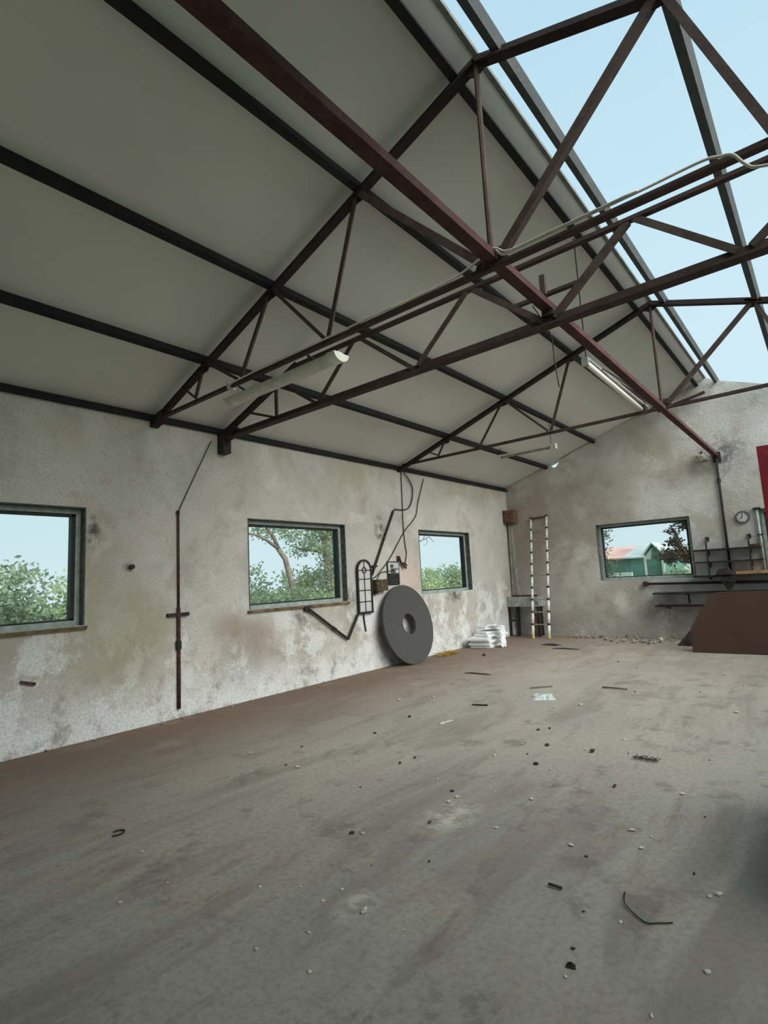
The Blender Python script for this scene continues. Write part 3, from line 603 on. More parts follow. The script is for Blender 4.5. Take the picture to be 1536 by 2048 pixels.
# stack of white boards with plastic wrap
bx, by = 0.36, 10.32
lbs = ['bottom white foam board of the stack in the far corner', 'second white foam board from the bottom of the corner stack', 'third white foam board up in the corner stack', 'fourth white foam board up, sticking out left',
       'fifth white foam board up, sticking out right', 'upper white foam board lying askew on the corner stack', 'topmost tilted white foam board on the corner stack']
specs = [(0, 0, 0.0, .66, .46, 0.03, 0), (-.02, -.03, 0.053, .68, .46, 0.05, 0), (.05, .02, 0.106, .70, .44, -0.12, 0), (-.04, -.12, 0.159, .66, .44, 0.16, 0), (.06, .13, 0.212, .64, .40, -0.35, 0), (.03, .15, 0.265, .50, .36, -0.5, 0), (.02, .17, 0.335, .44, .32, -0.65, -0.10)]
for (dx, dy, z, ly, lx, a, tilt), lb in zip(specs, lbs):
    mb = MB().box((-lx / 2, -ly / 2, 0.002), (lx / 2, ly / 2, 0.05))
    o = mb.build('foam_board', 'board', None, (0, 0, 0)); o.location = (bx + dx, by + dy, z); o.rotation_euler = (tilt, 0, a + 0.1)
    bv = o.modifiers.new('soft', 'BEVEL'); bv.width = 0.008; bv.segments = 2
    tag(o, lb, 'foam board', 'white foam boards stacked in the corner')
rg = random.Random(11)
mb = MB(); N = 18; vv = []
for i in range(N):
    for j in range(N):
        u = i / (N - 1); v = j / (N - 1)
        if u < 0.45: x = bx + 0.02 + 0.36 * u / 0.45; z = 0.425 + 0.03 * math.sin(9 * u) * math.sin(7 * v)
        else:
            w = (u - 0.45) / 0.55; x = bx + 0.385 + 0.05 * w + 0.025 * math.sin(13 * v); z = 0.42 - 0.41 * w
        y = by - 0.06 + 0.12 * v + 0.06 * math.sin(5 * u) + 0.10 * u * (v - .5)
        vv.append((x + rg.uniform(-.008, .012), y + rg.uniform(-.01, .01), max(0.008, z + rg.uniform(-.008, .016))))
mb.add(vv, [(i * N + j, (i + 1) * N + j, (i + 1) * N + j + 1, i * N + j + 1) for i in range(N - 1) for j in range(N - 1)])
o = mb.build('plastic_wrap', 'wrap', None, (bx, by, 0)); o.modifiers.new('thick', 'SOLIDIFY').thickness = 0.003
tag(o, 'crumpled white plastic wrap draped over the corner board stack', 'plastic wrap')

# straw tuft
rg = random.Random(5); mb = MB()
for i in range(120):
    a = rg.uniform(-0.5, 0.5); c = Vector((0.12 + rg.random() * 0.22, 8.72 + rg.random() * 0.58, rg.random() * 0.05 + 0.004)); d = Vector((math.sin(a) * .3, 1, rg.uniform(-.12, .12))) * rg.uniform(.05, .13)
    p, q_ = c - d, c + d; p.z = max(p.z, .004); q_.z = max(q_.z, .004); mb.bar(p, q_, .006, .004)
tag(mb.build('straw_tuft', 'straw', None, (0.2, 9.0, 0)), 'yellow straw heap at the wall foot beside the foam disc', 'straw', kind='stuff')

# ------------------------------------------------------------------ far corner: boxing, rusted box, trough
t = thing('pipe_boxing', (0.12, L - 0.1, 0.98), 'pale tapering pipe boxing in the far corner above the trough', 'pipe boxing')
MB().prism([(0.0, L - 0.10, 0.96), (0.17, L - 0.10, 0.96), (0.11, L - 0.08, 2.735), (0.03, L - 0.08, 2.735)], (0, 0.10, 0)).build('cover_board', 'boxing', t)
MB().tube([(0.05, L - 0.13, 0.95), (0.07, L - 0.11, 2.735)], 0.018, 8).build('pipe', 'boxing', t)
t = thing('rusted_box', (0.15, L - 0.15, 2.74), 'rusted brown box high in the far corner', 'box')
MB().box((0.0, L - 0.26, 2.74), (0.27, L - 0.0, 3.06)).build('body', 'rustbox', t)
MB().box((0.02, L - 0.275, 2.77), (0.25, L - 0.26, 3.03)).build('lid', 'rustbox', t)
t = thing('concrete_trough', (0.45, L - 0.3, 0), 'grey concrete trough sink on dark iron legs in the far corner', 'trough')
x0, x1, ya, yb_, za, zb2 = 0.0, 0.80, L - 0.41, L - 0.02, 0.70, 0.935
MB().box((x0, ya, za), (x1, ya + .05, zb2)).build('front_slab', 'concrete', t)
MB().box((x0, yb_ - .05, za), (x1, yb_, zb2)).build('back_slab', 'concrete', t)
MB().box((x0, ya + .05, za), (x0 + .05, yb_ - .05, zb2)).build('end_slab', 'concrete', t)
MB().box((x1 - .05, ya + .05, za), (x1, yb_ - .05, zb2)).build('end_slab', 'concrete', t)
MB().box((x0 + .05, ya + .05, za), (x1 - .05, yb_ - .05, za + .05)).build('base_slab', 'concrete', t)
for x in (0.03, 0.22, 0.63, 0.76):
    MB().bar((x, ya + .06, 0), (x, ya + .06, za), 0.05, 0.05, (0, 1, 0)).build('leg', 'iron', t)
for x in (0.12, 0.72):
    MB().bar((x, yb_ - .06, 0), (x, yb_ - .06, za), 0.05, 0.05, (0, 1, 0)).build('leg', 'iron', t)
MB().box((0.03, ya + .04, 0.35), (0.22, ya + .08, 0.39)).build('stretcher', 'iron', t)
MB().box((0.63, ya + .045, 0.02), (0.76, ya + .075, 0.55)).build('leg_panel', 'rustbox', t)
tag(MB().bar((0.12, L - .30, 0.952), (0.72, L - .25, 0.952), 0.10, 0.03).build('plank_offcut', 'darkwood', None, (0.1, L - .4, 0.95)), 'dark plank offcut lying across the trough', 'plank')

# telescopic ladder
t = thing('telescopic_ladder', (0.90, 11.83, 0), 'white telescopic ladder with black collars and yellow feet on the gable wall', 'ladder')
b0, b1 = Vector((0.735, 11.82, 0.03)), Vector((1.10, 11.86, 0.03)); t0, t1 = Vector((0.64, L - 0.05, 2.80)), Vector((1.04, L - 0.05, 2.82))
NS = 10
for pa, pb in ((b0, t0), (b1, t1)):
    for i in range(NS):
        f0, f1 = i / NS, (i + 1) / NS; r_ = 0.033 - 0.0011 * i
        MB().tube([pa.lerp(pb, f0), pa.lerp(pb, f1)], r_, 10).build('stile_tube', 'alu', t, smooth=True)
        if i: MB().tube([pa.lerp(pb, f0 - 0.006), pa.lerp(pb, f0 + 0.007)], r_ + 0.008, 10).build('collar', 'black', t)
    MB().tube([pa - Vector((0, 0, .03)), pa.lerp(pb, 0.016)], 0.036, 10).build('foot', 'yellow', t)
    MB().tube([pb, pb.lerp(pa, -0.012)], 0.034, 10).build('top_cap', 'rustpipe', t)
for i in range(1, NS):
    MB().bar(b0.lerp(t0, i / NS), b1.lerp(t1, i / NS), 0.045, 0.02).build('rung', 'rung', t)
MB().bar(t0, t1, 0.04, 0.03).build('rung', 'rustpipe', t)

# ------------------------------------------------------------------ things on the gable wall, right
t = thing('wall_clock', (4.965, L - 0.03, 2.35), 'round wall clock with dark rim on the gable wall', 'clock')
cc = Vector((4.965, L - 0.035, 2.352))
MB().ring(cc, (0, -1, 0), (0, 0, 1), 0.121, 0.098, 0.035, 36).build('rim', 'rim', t)
fc = MB().ring(cc + Vector((0, .012, 0)), (0, -1, 0), (0, 0, 1), 0.10, 0.0, 0.02, 32).build('face', 'dial', t)
for i in range(12):
    a = R(30 * i); d = Vector((math.sin(a), 0, math.cos(a)))
    MB().bar(cc + d * .072 + Vector((0, .010, 0)), cc + d * .090 + Vector((0, .010, 0)), .008, .003, (0, 1, 0)).build('hour_mark', 'rim', fc)
for a, ln, w in ((R(-2), .07, .010), (R(245), .05, .012)):
    d = Vector((math.sin(a), 0, math.cos(a))); MB().bar(cc + Vector((0, .006, 0)), cc + d * ln + Vector((0, .006, 0)), w, .003, (0, 1, 0)).build('hand', 'ink', t)
def wshelf(name, x0, x1, z, dep, th, mat, label, brackets, bl=0.2):
    t = thing(name, ((x0 + x1) / 2, L, z), label, 'shelf')
    MB().box((x0, L - dep, z - th / 2), (x1, L, z + th / 2)).build('plank', mat, t)
    for x in brackets:
        MB().box((x - .012, L - dep * .85, z - th / 2 - .02), (x + .012, L, z - th / 2)).build('bracket', 'iron', t)
        MB().bar((x, L - .012, z - th / 2 - bl), (x, L - .012, z), .024, .02, (0, 1, 0)).build('bracket', 'iron', t)
    return t
wshelf('wall_shelf', 4.075, 5.215, 1.758, 0.24, 0.03, 'darkwood', 'upper dark wall shelf right of the gable window', (4.32, 5.02), 0.1)
wshelf('wall_shelf', 4.08, 5.22, 1.52, 0.24, 0.026, 'darkwood', 'lower dark wall shelf right of the gable window', (4.32, 5.02), 0.1)
for x, z1, lb in ((4.325, 1.99, 'dark iron upright in front of the wall shelves, nearer the window'), (5.03, 1.99, 'dark iron upright in front of the wall shelves, below the clock')):
    tt = thing('shelf_upright', (x, L - 0.25, 1.28), lb, 'upright', 'iron uprights of the wall shelves')
    MB().box((x - .014, L - 0.262, 1.27 if x < 4.6 else 1.325), (x + .014, L - 0.242, 1.87)).build('strip', 'iron', tt)
    MB().bar((x, L - .25, 1.87), (x - .01, L - 0.02, z1), .026, .02).build('stay', 'iron', tt)
    MB().box((x - .03, L - .03, z1 - .05), (x + .03, L, z1 + .03)).build('wall_plate', 'iron', tt)
tag(MB().bar((5.03, L - .10, 1.79), (5.215, L - .16, 1.80), .09, .05).build('wood_block', 'rustbox', None, (5.1, L - .1, 1.775)), 'reddish block lying on the upper wall shelf', 'block')
wshelf('work_shelf', 4.05, 5.9, 1.245, 0.34, 0.035, 'darkwood', 'long dark work shelf just below the gable window sill height', (4.3, 5.6), 0.06)
tag(MB().box((4.775, L - .34, 1.265), (5.6, L - .12, 1.315)).build('timber_plank', 'orange', None, (5.2, L - .2, 1.265)), 'bare orange timber plank lying on the work shelf', 'plank')
t = thing('bench_vise', (4.64, L - 0.28, 1.0), 'dark wedge-shaped bench vise hanging at the work shelf', 'vise')
MB().prism([(4.51, L - .42, 1.225), (4.78, L - .42, 1.225), (4.74, L - .42, 1.10), (4.665, L - .42, 0.985), (4.62, L - .42, 0.985), (4.55, L - .42, 1.10)], (0, 0.10, 0)).build('body', 'iron', t)
MB().prism([(4.44, L - .40, 1.265), (4.72, L - .40, 1.265), (4.66, L - .40, 1.40), (4.50, L - .40, 1.38)], (0, 0.16, 0)).build('jaw', 'darkboard', t)
MB().tube([(4.55, L - .46, 1.16), (4.76, L - .46, 1.14)], .012, 7).build('handle', 'iron', t)
MB().tube([(4.655, L - .47, 1.15), (4.655, L - .40, 1.15)], .022, 8).build('screw', 'iron', t)
t = thing('horizontal_pipe', (3.1, L - 0.05, 1.12), 'dark horizontal pipe with a round end below the gable window', 'pipe')
MB().tube([(3.12, L - 0.06, 1.13), (5.9, L - 0.06, 1.095)], .024, 8).build('pipe', 'iron', t, smooth=True)
MB().ring((3.09, L - 0.09, 1.13), (0, -1, 0), (0, 0, 1), .055, 0.0, .09, 16).build('end_flange', 'rustpipe', t)
wshelf('work_shelf', 3.27, 5.9, 0.93, 0.32, 0.035, 'darkwood', 'long lower work shelf at knee height behind the brown board', (3.87, 5.2), 0.20)
wshelf('wall_shelf', 3.27, 4.9, 0.672, 0.26, 0.03, 'darkwood', 'lowest dark shelf partly hidden by the brown board', (3.5, 4.6), 0.06)
t = thing('downpipe', (5.2, L - .03, 1.2), 'pale green pipe beside the red frame on the gable wall', 'pipe')
MB().tube([(5.205, L - 0.03, 1.26), (5.205, L - 0.03, 2.46)], .02, 8).build('pipe', 'frame', t, smooth=True)
MB().box((5.15, L - .06, 2.47), (5.27, L, 2.51)).build('top_bracket', 'iron', t)
MB().box((5.165, L - .05, 1.98), (5.245, L, 2.0)).build('clip', 'iron', t)

# red frame
t = thing('red_steel_frame', (5.5, 11.0, 0), 'red painted steel portal frame at the right picture edge', 'frame')
MB().box((5.44, 10.98, 0), (5.52, 11.10, 3.42)).build('post', 'red', t)
MB().box((5.52, 10.985, 0), (5.60, 11.0, 3.30)).build('post_flange', 'red', t)
MB().box((7.72, 10.98, 0), (7.84, 11.10, 3.42)).build('post', 'red', t)
MB().box((5.52, 10.98, 3.32), (7.72, 11.10, 3.42)).build('top_rail', 'red', t)
MB().bar((5.54, 11.04, 2.9), (6.0, 11.04, 3.34), .05, .05).build('knee_brace', 'red', t)
MB().bar((7.70, 11.04, 2.9), (7.24, 11.04, 3.34), .05, .05).build('knee_brace', 'red', t)
for x in (5.48, 7.78): MB().box((x - .1, 10.94, 0), (x + .1, 11.14, .02)).build('foot_plate', 'red', t)

# leaning boards
def board(name, pts, mat, label, y0, k_, th):
    mb = MB().prism([(x, y0 + k_ * z, z) for x, z in pts], Vector((0, 1, -k_)).normalized() * th)
    return tag(mb.build(name, mat, None, (pts[0][0], y0, 0)), label, 'board')
board('leaning_board', [(4.184, 0.006), (7.0, 0.006), (7.0, 1.0), (4.62, 1.0), (4.50, 0.975), (4.172, 0.40)], 'brownboard', 'large plain brown board with a cut corner leaning by the red frame', 10.60, 0.335, 0.02)
board('leaning_board', [(3.79, 0.006), (5.6, 0.006), (5.6, 0.75), (4.42, 0.75)], 'darkboard', 'dark worn board propped behind the large brown board', 11.37, 0.35, 0.02)

# unseen steel block with drawers, added to shade the floor at the right
t = thing('unseen_shade_block', (6.65, 3.6, 0), 'unseen dark block with drawers, added beyond the right picture edge to shade the floor', 'shading block')
MB().box((6.16, 2.95, 0.06), (7.10, 4.25, 0.75)).build('body', 'iron', t)
MB().box((6.12, 2.92, 0.75), (7.14, 4.28, 0.79)).build('top', 'darkwood', t)
for j in range(3):
    d = MB().box((6.14, 3.0, 0.10 + j * .21), (6.16, 4.2, 0.29 + j * .21)).build('drawer', 'iron', t)
    MB().box((6.12, 3.45, 0.20 + j * .21), (6.14, 3.75, 0.22 + j * .21)).build('handle', 'rim', d)
for x in (6.2, 7.06):
    for y in (3.0, 4.2): MB().box((x - .03, y - .03, 0), (x + .03, y + .03, .06)).build('foot', 'iron', t)

# ------------------------------------------------------------------ floor litter
def chunk_mesh(name, mat, seed, flat):
    import bmesh
    rg = random.Random(seed); bm = bmesh.new(); bmesh.ops.create_icosphere(bm, subdivisions=1, radius=0.5)
    for v in bm.verts:
        v.co *= rg.uniform(0.65, 1.15); v.co.z *= flat
    lo = min(v.co.z for v in bm.verts)
    for v in bm.verts: v.co.z -= lo
    me = bpy.data.meshes.new(name); bm.to_mesh(me); bm.free(); me.materials.append(M[mat]); return me
PALE = [(1.91,3.12,0.036),(2.6,3.09,0.055),(2.9,1.64,0.026),(3.35,1.55,0.02),(3.32,1.32,0.026),(3.33,1.37,0.016),(3.41,1.24,0.016),(3.79,1.8,0.028),(3.92,1.81,0.018),(3.96,1.92,0.015),(4.14,1.9,0.021),(4.15,2.02,0.024),(4.26,1.7,0.025),(4.16,1.5,0.027),(4.44,1.54,0.028),(3.84,2.52,0.035),(4.36,1.95,0.046),(1.84,5.43,0.073),(2.13,5.76,0.054),(2.44,6.23,0.048),(3.05,6.3,0.04),(3.08,6.38,0.04),(3.85,6.17,0.069),(5.28,6.51,0.056),(4.91,8.61,0.049),(3.9,4.55,0.03),(3.73,3.48,0.029),(4.03,3.27,0.047),(4.03,3.17,0.042),(4.47,3.5,0.035),(4.2,3.5,0.024),(5.26,4.09,0.041),(4.61,5.1,0.036),(5.13,3.39,0.039),(4.47,3.01,0.032),(5.24,3.37,0.025),(3.84,4.16,0.037),(4.36,4.08,0.026),(4.91,3.04,0.037),(5.23,3.21,0.034),(5.62,2.96,0.044),(5.59,2.92,0.034),(5.66,2.4,0.035),(5.55,2.07,0.022),(5.32,2.52,0.023),(5.25,2.08,0.018),(4.59,1.95,0.016),(4.42,4.67,0.029)]
DARK = [(3.79,2.48,0.035),(2.52,4.17,0.043),(3.34,3.05,0.025),(2.47,3.08,0.028),(2.21,3.49,0.031),(2.45,4.83,0.047),(3.28,3.6,0.041),(3.3,3.78,0.037),(3.95,3.34,0.036),(4.22,4.13,0.045),(3.85,5.02,0.037),(3.92,5.12,0.032),(4.1,2.85,0.032),(4.11,4.62,0.059),(4.49,4.64,0.058),(4.86,3.99,0.041),(4.36,2.47,0.022),(5.02,2.97,0.02),(5.22,2.24,0.019),(5.17,2.5,0.017),(1.0,9.07,0.088),(5.5,3.09,0.02)]
cm = [chunk_mesh('plaster_chip', 'chip', s, 0.35) for s in range(4)]; dm = [chunk_mesh('dirt_clod', 'darkchip', s + 20, 0.5) for s in range(3)]; sm = [chunk_mesh('rubble_stone', 'stone', s + 40, 0.65) for s in range(4)]
rg = random.Random(2)
def litter(name, mesh, x, y, s, label, cat, group):
    o = bpy.data.objects.new(name, mesh); col.objects.link(o); o.location = (x, y, 0.0); o.rotation_euler = (0, 0, rg.uniform(0, 6.28)); o.scale = (s * rg.uniform(.8, 1.3), s * rg.uniform(.6, 1), s); tag(o, label, cat, group)
SPECIAL = {(5.62, 2.96): 'larger of the two white chips lying together at lower right', (5.59, 2.92): 'smaller of the two white chips lying together at lower right', (4.36, 1.95): 'bright white chip on a pale smear near the bottom centre',
           (3.84, 2.52): 'white chip beside a dark clod at the lower centre', (5.66, 2.4): 'lone white chip near the bottom right corner', (2.6, 3.09): 'pale shell-like chip on the left half of the floor', (3.85, 6.17): 'pale chip just right of the crumpled plastic bag'}
PLACED = []
for x, y, s in PALE:
    lb = SPECIAL.get((x, y)); PLACED.append((x, y, s))
    litter('plaster_chip', rg.choice(cm), x, y, s, lb or 'small pale plaster chip scattered on the dusty floor', 'chip', None if lb else 'pale chips on the floor')
PLACED += DARK
n_ = 0
while n_ < 70:
    x, y = rg.uniform(0.6, 5.5), rg.uniform(1.8, 10.5)
    if any((x - a) ** 2 + (y - b) ** 2 < 0.02 for a, b, c in PLACED): continue
    s = rg.uniform(.008, .02) * (0.7 + y * .09); PLACED.append((x, y, s)); n_ += 1
    if n_ % 3: litter('plaster_chip', rg.choice(cm), x, y, s, 'small pale plaster chip scattered on the dusty floor', 'chip', 'pale chips on the floor')
    else: litter('dirt_clod', rg.choice(dm), x, y, s, 'small dark dirt clod scattered on the dusty floor', 'clod', 'dark clods on the floor')
for x, y, s in DARK: litter('dirt_clod', rg.choice(dm), x, y, s, 'dark clod beside a white chip at the lower centre' if (x, y) == (3.79, 2.48) else 'small dark dirt clod scattered on the dusty floor', 'clod', 'dark clods on the floor')
RUB = [(3.42, 11.78, .2), (3.86, 12.2, .22)]; i = 0; tries = 0
while i < 70 and tries < 4000:
    tries += 1
    x = rg.uniform(1.35, 4.0) if i < 36 else rg.uniform(2.7, 3.7); y = max(L - 0.07 - abs(rg.gauss(0, 0.33)), 11.4)
    sz = rg.choice([.04, .05, .06, .08, .11] if i < 36 else [.05, .07, .10, .13])
    if x > 3.75 - (L - y) * .1 and y < 11.9: continue
    if any(math.hypot(x - a, y - b) < 0.62 * (sz + c) for a, b, c in RUB): continue
    RUB.append((x, y, sz)); i += 1
    litter('rubble_stone', rg.choice(sm), x, y, sz, 'lump of dusty rubble along the foot of the gable wall', 'rubble', 'rubble at the gable wall foot')
for i in range(26):
    litter('rubble_stone', rg.choice(sm), 0.035 + abs(rg.gauss(0, .07)), 1.2 + i * .22 + rg.uniform(0, .12), rg.choice([.02, .03, .04]), 'crumb of plaster along the foot of the left wall', 'rubble', 'crumbs at the left wall foot')
litter('limestone_lump', chunk_mesh('limestone_lump', 'chip', 77, 0.6), 3.42, 11.78, 0.17, 'largest pale stone lump in the rubble below the gable window', 'stone', None)
litter('limestone_lump', chunk_mesh('limestone_lump', 'chip', 78, 0.7), 3.86, 12.2, 0.2, 'pale stone lump beside the dark propped board', 'stone', None)

def crumple(name, mat, c, sx_, sy_, h, seed, label, cat, rot=0.0, n=9):
    rg = random.Random(seed); mb = MB(); vv = []
    for i in range(n):
        for j in range(n):
            u = i / (n - 1) * 2 - 1; v = j / (n - 1) * 2 - 1
            vv.append((u * sx_ / 2 + rg.uniform(-.05, .05) * sx_, v * sy_ / 2 + rg.uniform(-.05, .05) * sy_, 0.004 + max(0, (1 - max(abs(u), abs(v)) ** 2)) * h * rg.uniform(.3, 1)))
    mb.add(vv, [(i * n + j, (i + 1) * n + j, (i + 1) * n + j + 1, i * n + j + 1) for i in range(n - 1) for j in range(n - 1)])
    o = mb.build(name, mat); o.location = c; o.rotation_euler = (0, 0, rot); o.modifiers.new('thick', 'SOLIDIFY').thickness = 0.003
    return tag(o, label, cat)
crumple('plastic_bag', 'bag', (3.34, 6.32, 0), 0.25, 0.30, 0.05, 1, 'pale crumpled plastic bag on the floor before the ladder', 'plastic bag', 0.5)
crumple('black_rag', 'rag', (1.55, 10.86, 0), 0.38, 0.22, 0.03, 2, 'black rag on the floor in front of the ladder', 'rag', -0.3)
crumple('black_rag', 'rag', (1.82, 7.41, 0), 0.42, 0.07, 0.014, 3, 'thin black rag on the floor before the foam disc', 'rag', 0.0)
crumple('dark_scrap', 'rag', (2.05, 10.38, 0), 0.5, 0.10, 0.02, 4, 'dark flat strip on the floor right of the ladder', 'scrap', 0.0)
crumple('black_clump', 'rag', (5.248, 2.14, 0), 0.036, 0.022, 0.018, 6, 'black clump near the bottom of the picture', 'clump', 0.3, 6)
def twig(name, pts, r, mat, label, cat='stick'):
    return tag(MB().tube(pts, r, 6).build(name, mat, None, pts[0]), label, cat)
twig('horseshoe_scrap', [(2.53 + .035 * math.cos(R(a)), 1.66 + .045 * math.sin(R(a)), .008) for a in range(-60, 215, 25)], .005, 'iron', 'dark horseshoe-shaped scrap on the floor at left', 'scrap')
twig('dark_stick', [(4.965, 2.606, .012), (5.0, 2.604, .013), (5.03, 2.61, .010)], .0065, 'darkwood', 'short dark stick alone on the floor at lower right', 'stick')
twig('bent_wire', smooth_path([(5.275, 2.745, .006), (5.285, 2.70, .008), (5.30, 2.655, .01), (5.33, 2.62, .008), (5.405, 2.567, .006), (5.45, 2.59, .006), (5.50, 2.628, .006)], 4), .003, 'iron', 'thin bent wire on the floor at lower right', 'wire')
twig('dark_stick', [(2.78, 5.61, .010), (2.95, 5.666, .010)], .009, 'darkwood', 'thin dark stick on the floor left of the plastic bag')
twig('pale_stick', [(2.913, 4.735, .01), (2.953, 4.909, .01)], .010, 'chip', 'thin pale stick on the middle of the floor')
twig('dry_twig', [(2.985, 6.723, .012), (3.08, 6.80, .02), (3.192, 6.957, .012)], .009, 'bark', 'dry brown twig behind the plastic bag', 'twig')
twig('dry_twig', [(3.769, 7.152, .012), (3.9, 7.12, .02), (4.068, 7.157, .012)], .010, 'bark', 'dry brown twig right of the plastic bag', 'twig')
rg = random.Random(9); mb = MB()
p0, p1 = Vector((4.80, 4.655, .012)), Vector((4.975, 4.65, .012)); mb.tube([p0, p1], .004, 5)
for i in range(26):
    c = p0.lerp(p1, i / 25); a = R(rg.uniform(40, 70)) * (1 if i % 2 else -1); mb.bar(c, c + Vector((math.cos(a) * .035, math.sin(a) * .045, rg.uniform(0, .015))), .005, .003)
tag(mb.build('pine_sprig', 'darkwood', None, (4.88, 4.65, 0)), 'dry dark pine sprig on the floor at mid right', 'sprig')

# ------------------------------------------------------------------ outside: shrubs, trees, barn
def leaves(mb, blobs, n, size, seed, flat=1.0):
    rg = random.Random(seed); tot = sum(b[3] * b[4] * b[5] for b in blobs)
    for (x, y, z, a, b, c) in blobs:
        m = int(n * (a * b * c) / tot) + 1
        # clump centres give ragged outlines
        cl = []
        for _ in range(max(8, m // 28)):
            v = Vector((rg.gauss(0, 1), rg.gauss(0, 1), rg.gauss(0, 1))).normalized() * (rg.random() ** 0.4)
            cl.append(Vector((x + v.x * a, y + v.y * b, z + v.z * c)))
        for _ in range(m):
            q_ = rg.choice(cl); s_ = size * rg.uniform(.6, 1.3); cs = 0.16 * max(a, b, c) ** 0.5
            p = q_ + Vector((rg.gauss(0, cs), rg.gauss(0, cs), rg.gauss(0, cs * .7)))
            d = Vector((rg.uniform(-1, 1), rg.uniform(-1, 1), rg.uniform(-.7, .7))).normalized(); e = d.cross(Vector((rg.uniform(-1, 1), rg.uniform(-1, 1), rg.uniform(-1, 1)))).normalized()
            o = len(mb.v); mb.v += [p - d * s_ * .5, p + e * s_ * .27, p + d * s_ * .5, p - e * s_ * .27]; mb.f.append((o, o + 1, o + 2, o + 3))
    return mb
def plant(name, base, label, cat, blobs, n, size, mat, seed, stems, group=None, bark='bark'):
    t = thing(name, base, label, cat, group)
    me_mb = leaves(MB(), blobs, n, size, seed)
    me = bpy.data.meshes.new('foliage'); b = Vector(base); me.from_pydata([tuple(p - b) for p in me_mb.v], [], me_mb.f); me.materials.append(M[mat])
    o = bpy.data.objects.new('foliage', me); col.objects.link(o); o.parent = t
    for pts, rs in stems:
        MB().tube(pts, .03, 7, rs).build('trunk' if rs[0] > .06 else 'branch', bark, t, smooth=True)
    return t
G0 = -0.5
def bush(x, y, top, rx, ry, label, n, size, mat, seed, group='shrubs outside the left wall'):
    h = top - G0
    bl = [(x, y, G0 + h * .45, rx, ry, h * .45), (x + rx * .3, y + ry * .4, G0 + h * .68, rx * .6, ry * .5, h * .26), (x - rx * .2, y - ry * .45, G0 + h * .66, rx * .6, ry * .5, h * .25)]
    st = [([(x, y, G0), (x + .1, y + dy * .5, G0 + h * .4), (x, y + dy, G0 + h * .75)], [.05, .035, .012]) for dy in (-.5 * ry, .1, .5 * ry)]
    return plant('shrub', (x, y, G0), label, 'shrub', bl, n, size, mat, seed, st, group)
bush(-4.6, 2.75, 2.35, .8, .75, 'leafy green shrub filling the left of the nearest window', 5600, .11, 'leaf_mid', 1)
bush(-4.9, 4.3, 2.30, .6, .6, 'looser green shrub at the right of the nearest window', 2600, .10, 'leaf_light', 2)
bush(-3.4, 3.4, 1.45, .7, .9, 'low dark shrub at the foot of the nearest window', 3400, .10, 'leaf_dark', 3)
bush(-4.0, 8.3, 1.62, .7, 1.1, 'bushy green shrub low in the second window', 5200, .11, 'leaf_mid', 4)
bush(-5.9, 10.9, 2.15, .8, .9, 'light green shrub below the leaning tree in the second window', 5200, .12, 'leaf_light', 5)
bush(-7.6, 9.9, 2.35, .9, .75, 'distant green shrub at the left of the second window', 2200, .12, 'leaf_mid', 6)
bush(-4.1, 9.95, 1.5, .6, .7, 'low bushy shrub under the ivy tree in the second window', 3400, .11, 'leaf_light', 7)
for i, (y, tp, lb) in enumerate(((18.2, 2.05, 'green hedge shrub at the left of the third window'), (20.0, 2.2, 'green hedge shrub in the middle of the third window'), (22.0, 2.15, 'green hedge shrub at the right of the third window'))):
    bush(-7.0, y, tp, .9, 1.1, lb, 4600, .13, 'leaf_light' if i != 1 else 'leaf_mid', 10 + i, 'hedge shrubs beyond the third window')
tr = plant('leaning_tree', (-5.0, 9.9, G0), 'tree with a bare leaning trunk in the second window', 'tree',
      [(-5, 8.75, 3.12, .6, .75, .32), (-5.1, 9.7, 2.95, .6, .7, .35), (-4.9, 8.3, 3.5, .8, .7, .5), (-5, 10.0, 3.8, 1.1, 1.5, .7), (-5.1, 9.75, 2.45, .25, .35, .2)], 4600, .10, 'leaf_mid', 21,
      [([(-5, 9.9, G0), (-5, 9.75, 1.1), (-5, 9.53, 1.82), (-5, 9.42, 2.2), (-5, 9.19, 2.47)], [.10, .085, .08, .075, .07]),
       ([(-5, 9.19, 2.47), (-5, 8.81, 2.69), (-5, 8.54, 2.80), (-5, 8.25, 2.83), (-5, 7.7, 3.0)], [.05, .042, .032, .026, .015]),
       ([(-5, 9.19, 2.47), (-5, 9.07, 2.73), (-5, 8.94, 2.88), (-5.05, 8.6, 3.4)], [.06, .05, .045, .02]), ([(-5, 8.56, 2.8), (-5, 8.52, 2.95), (-5, 8.3, 3.2)], [.026, .02, .01])], None, 'bark2')
plant('ivy_tree', (-5.0, 11.05, G0), 'ivy-covered upright tree at the right of the second window', 'tree',
      [(-5, 11.0, 1.5, .32, .30, 1.5), (-5, 10.9, 3.1, .6, .5, .5), (-5, 10.35, 2.5, .35, .55, .22), (-5.2, 11.5, 2.4, .5, .3, .8)], 5200, .10, 'leaf_mid', 22,
      [([(-5, 11.05, G0), (-5, 11.0, 1.5), (-5, 10.92, 3.4)], [.14, .12, .07]), ([(-5, 10.95, 2.35), (-5, 10.5, 2.43), (-5, 9.98, 2.45), (-5, 9.74, 2.55)], [.05, .045, .03, .012])])
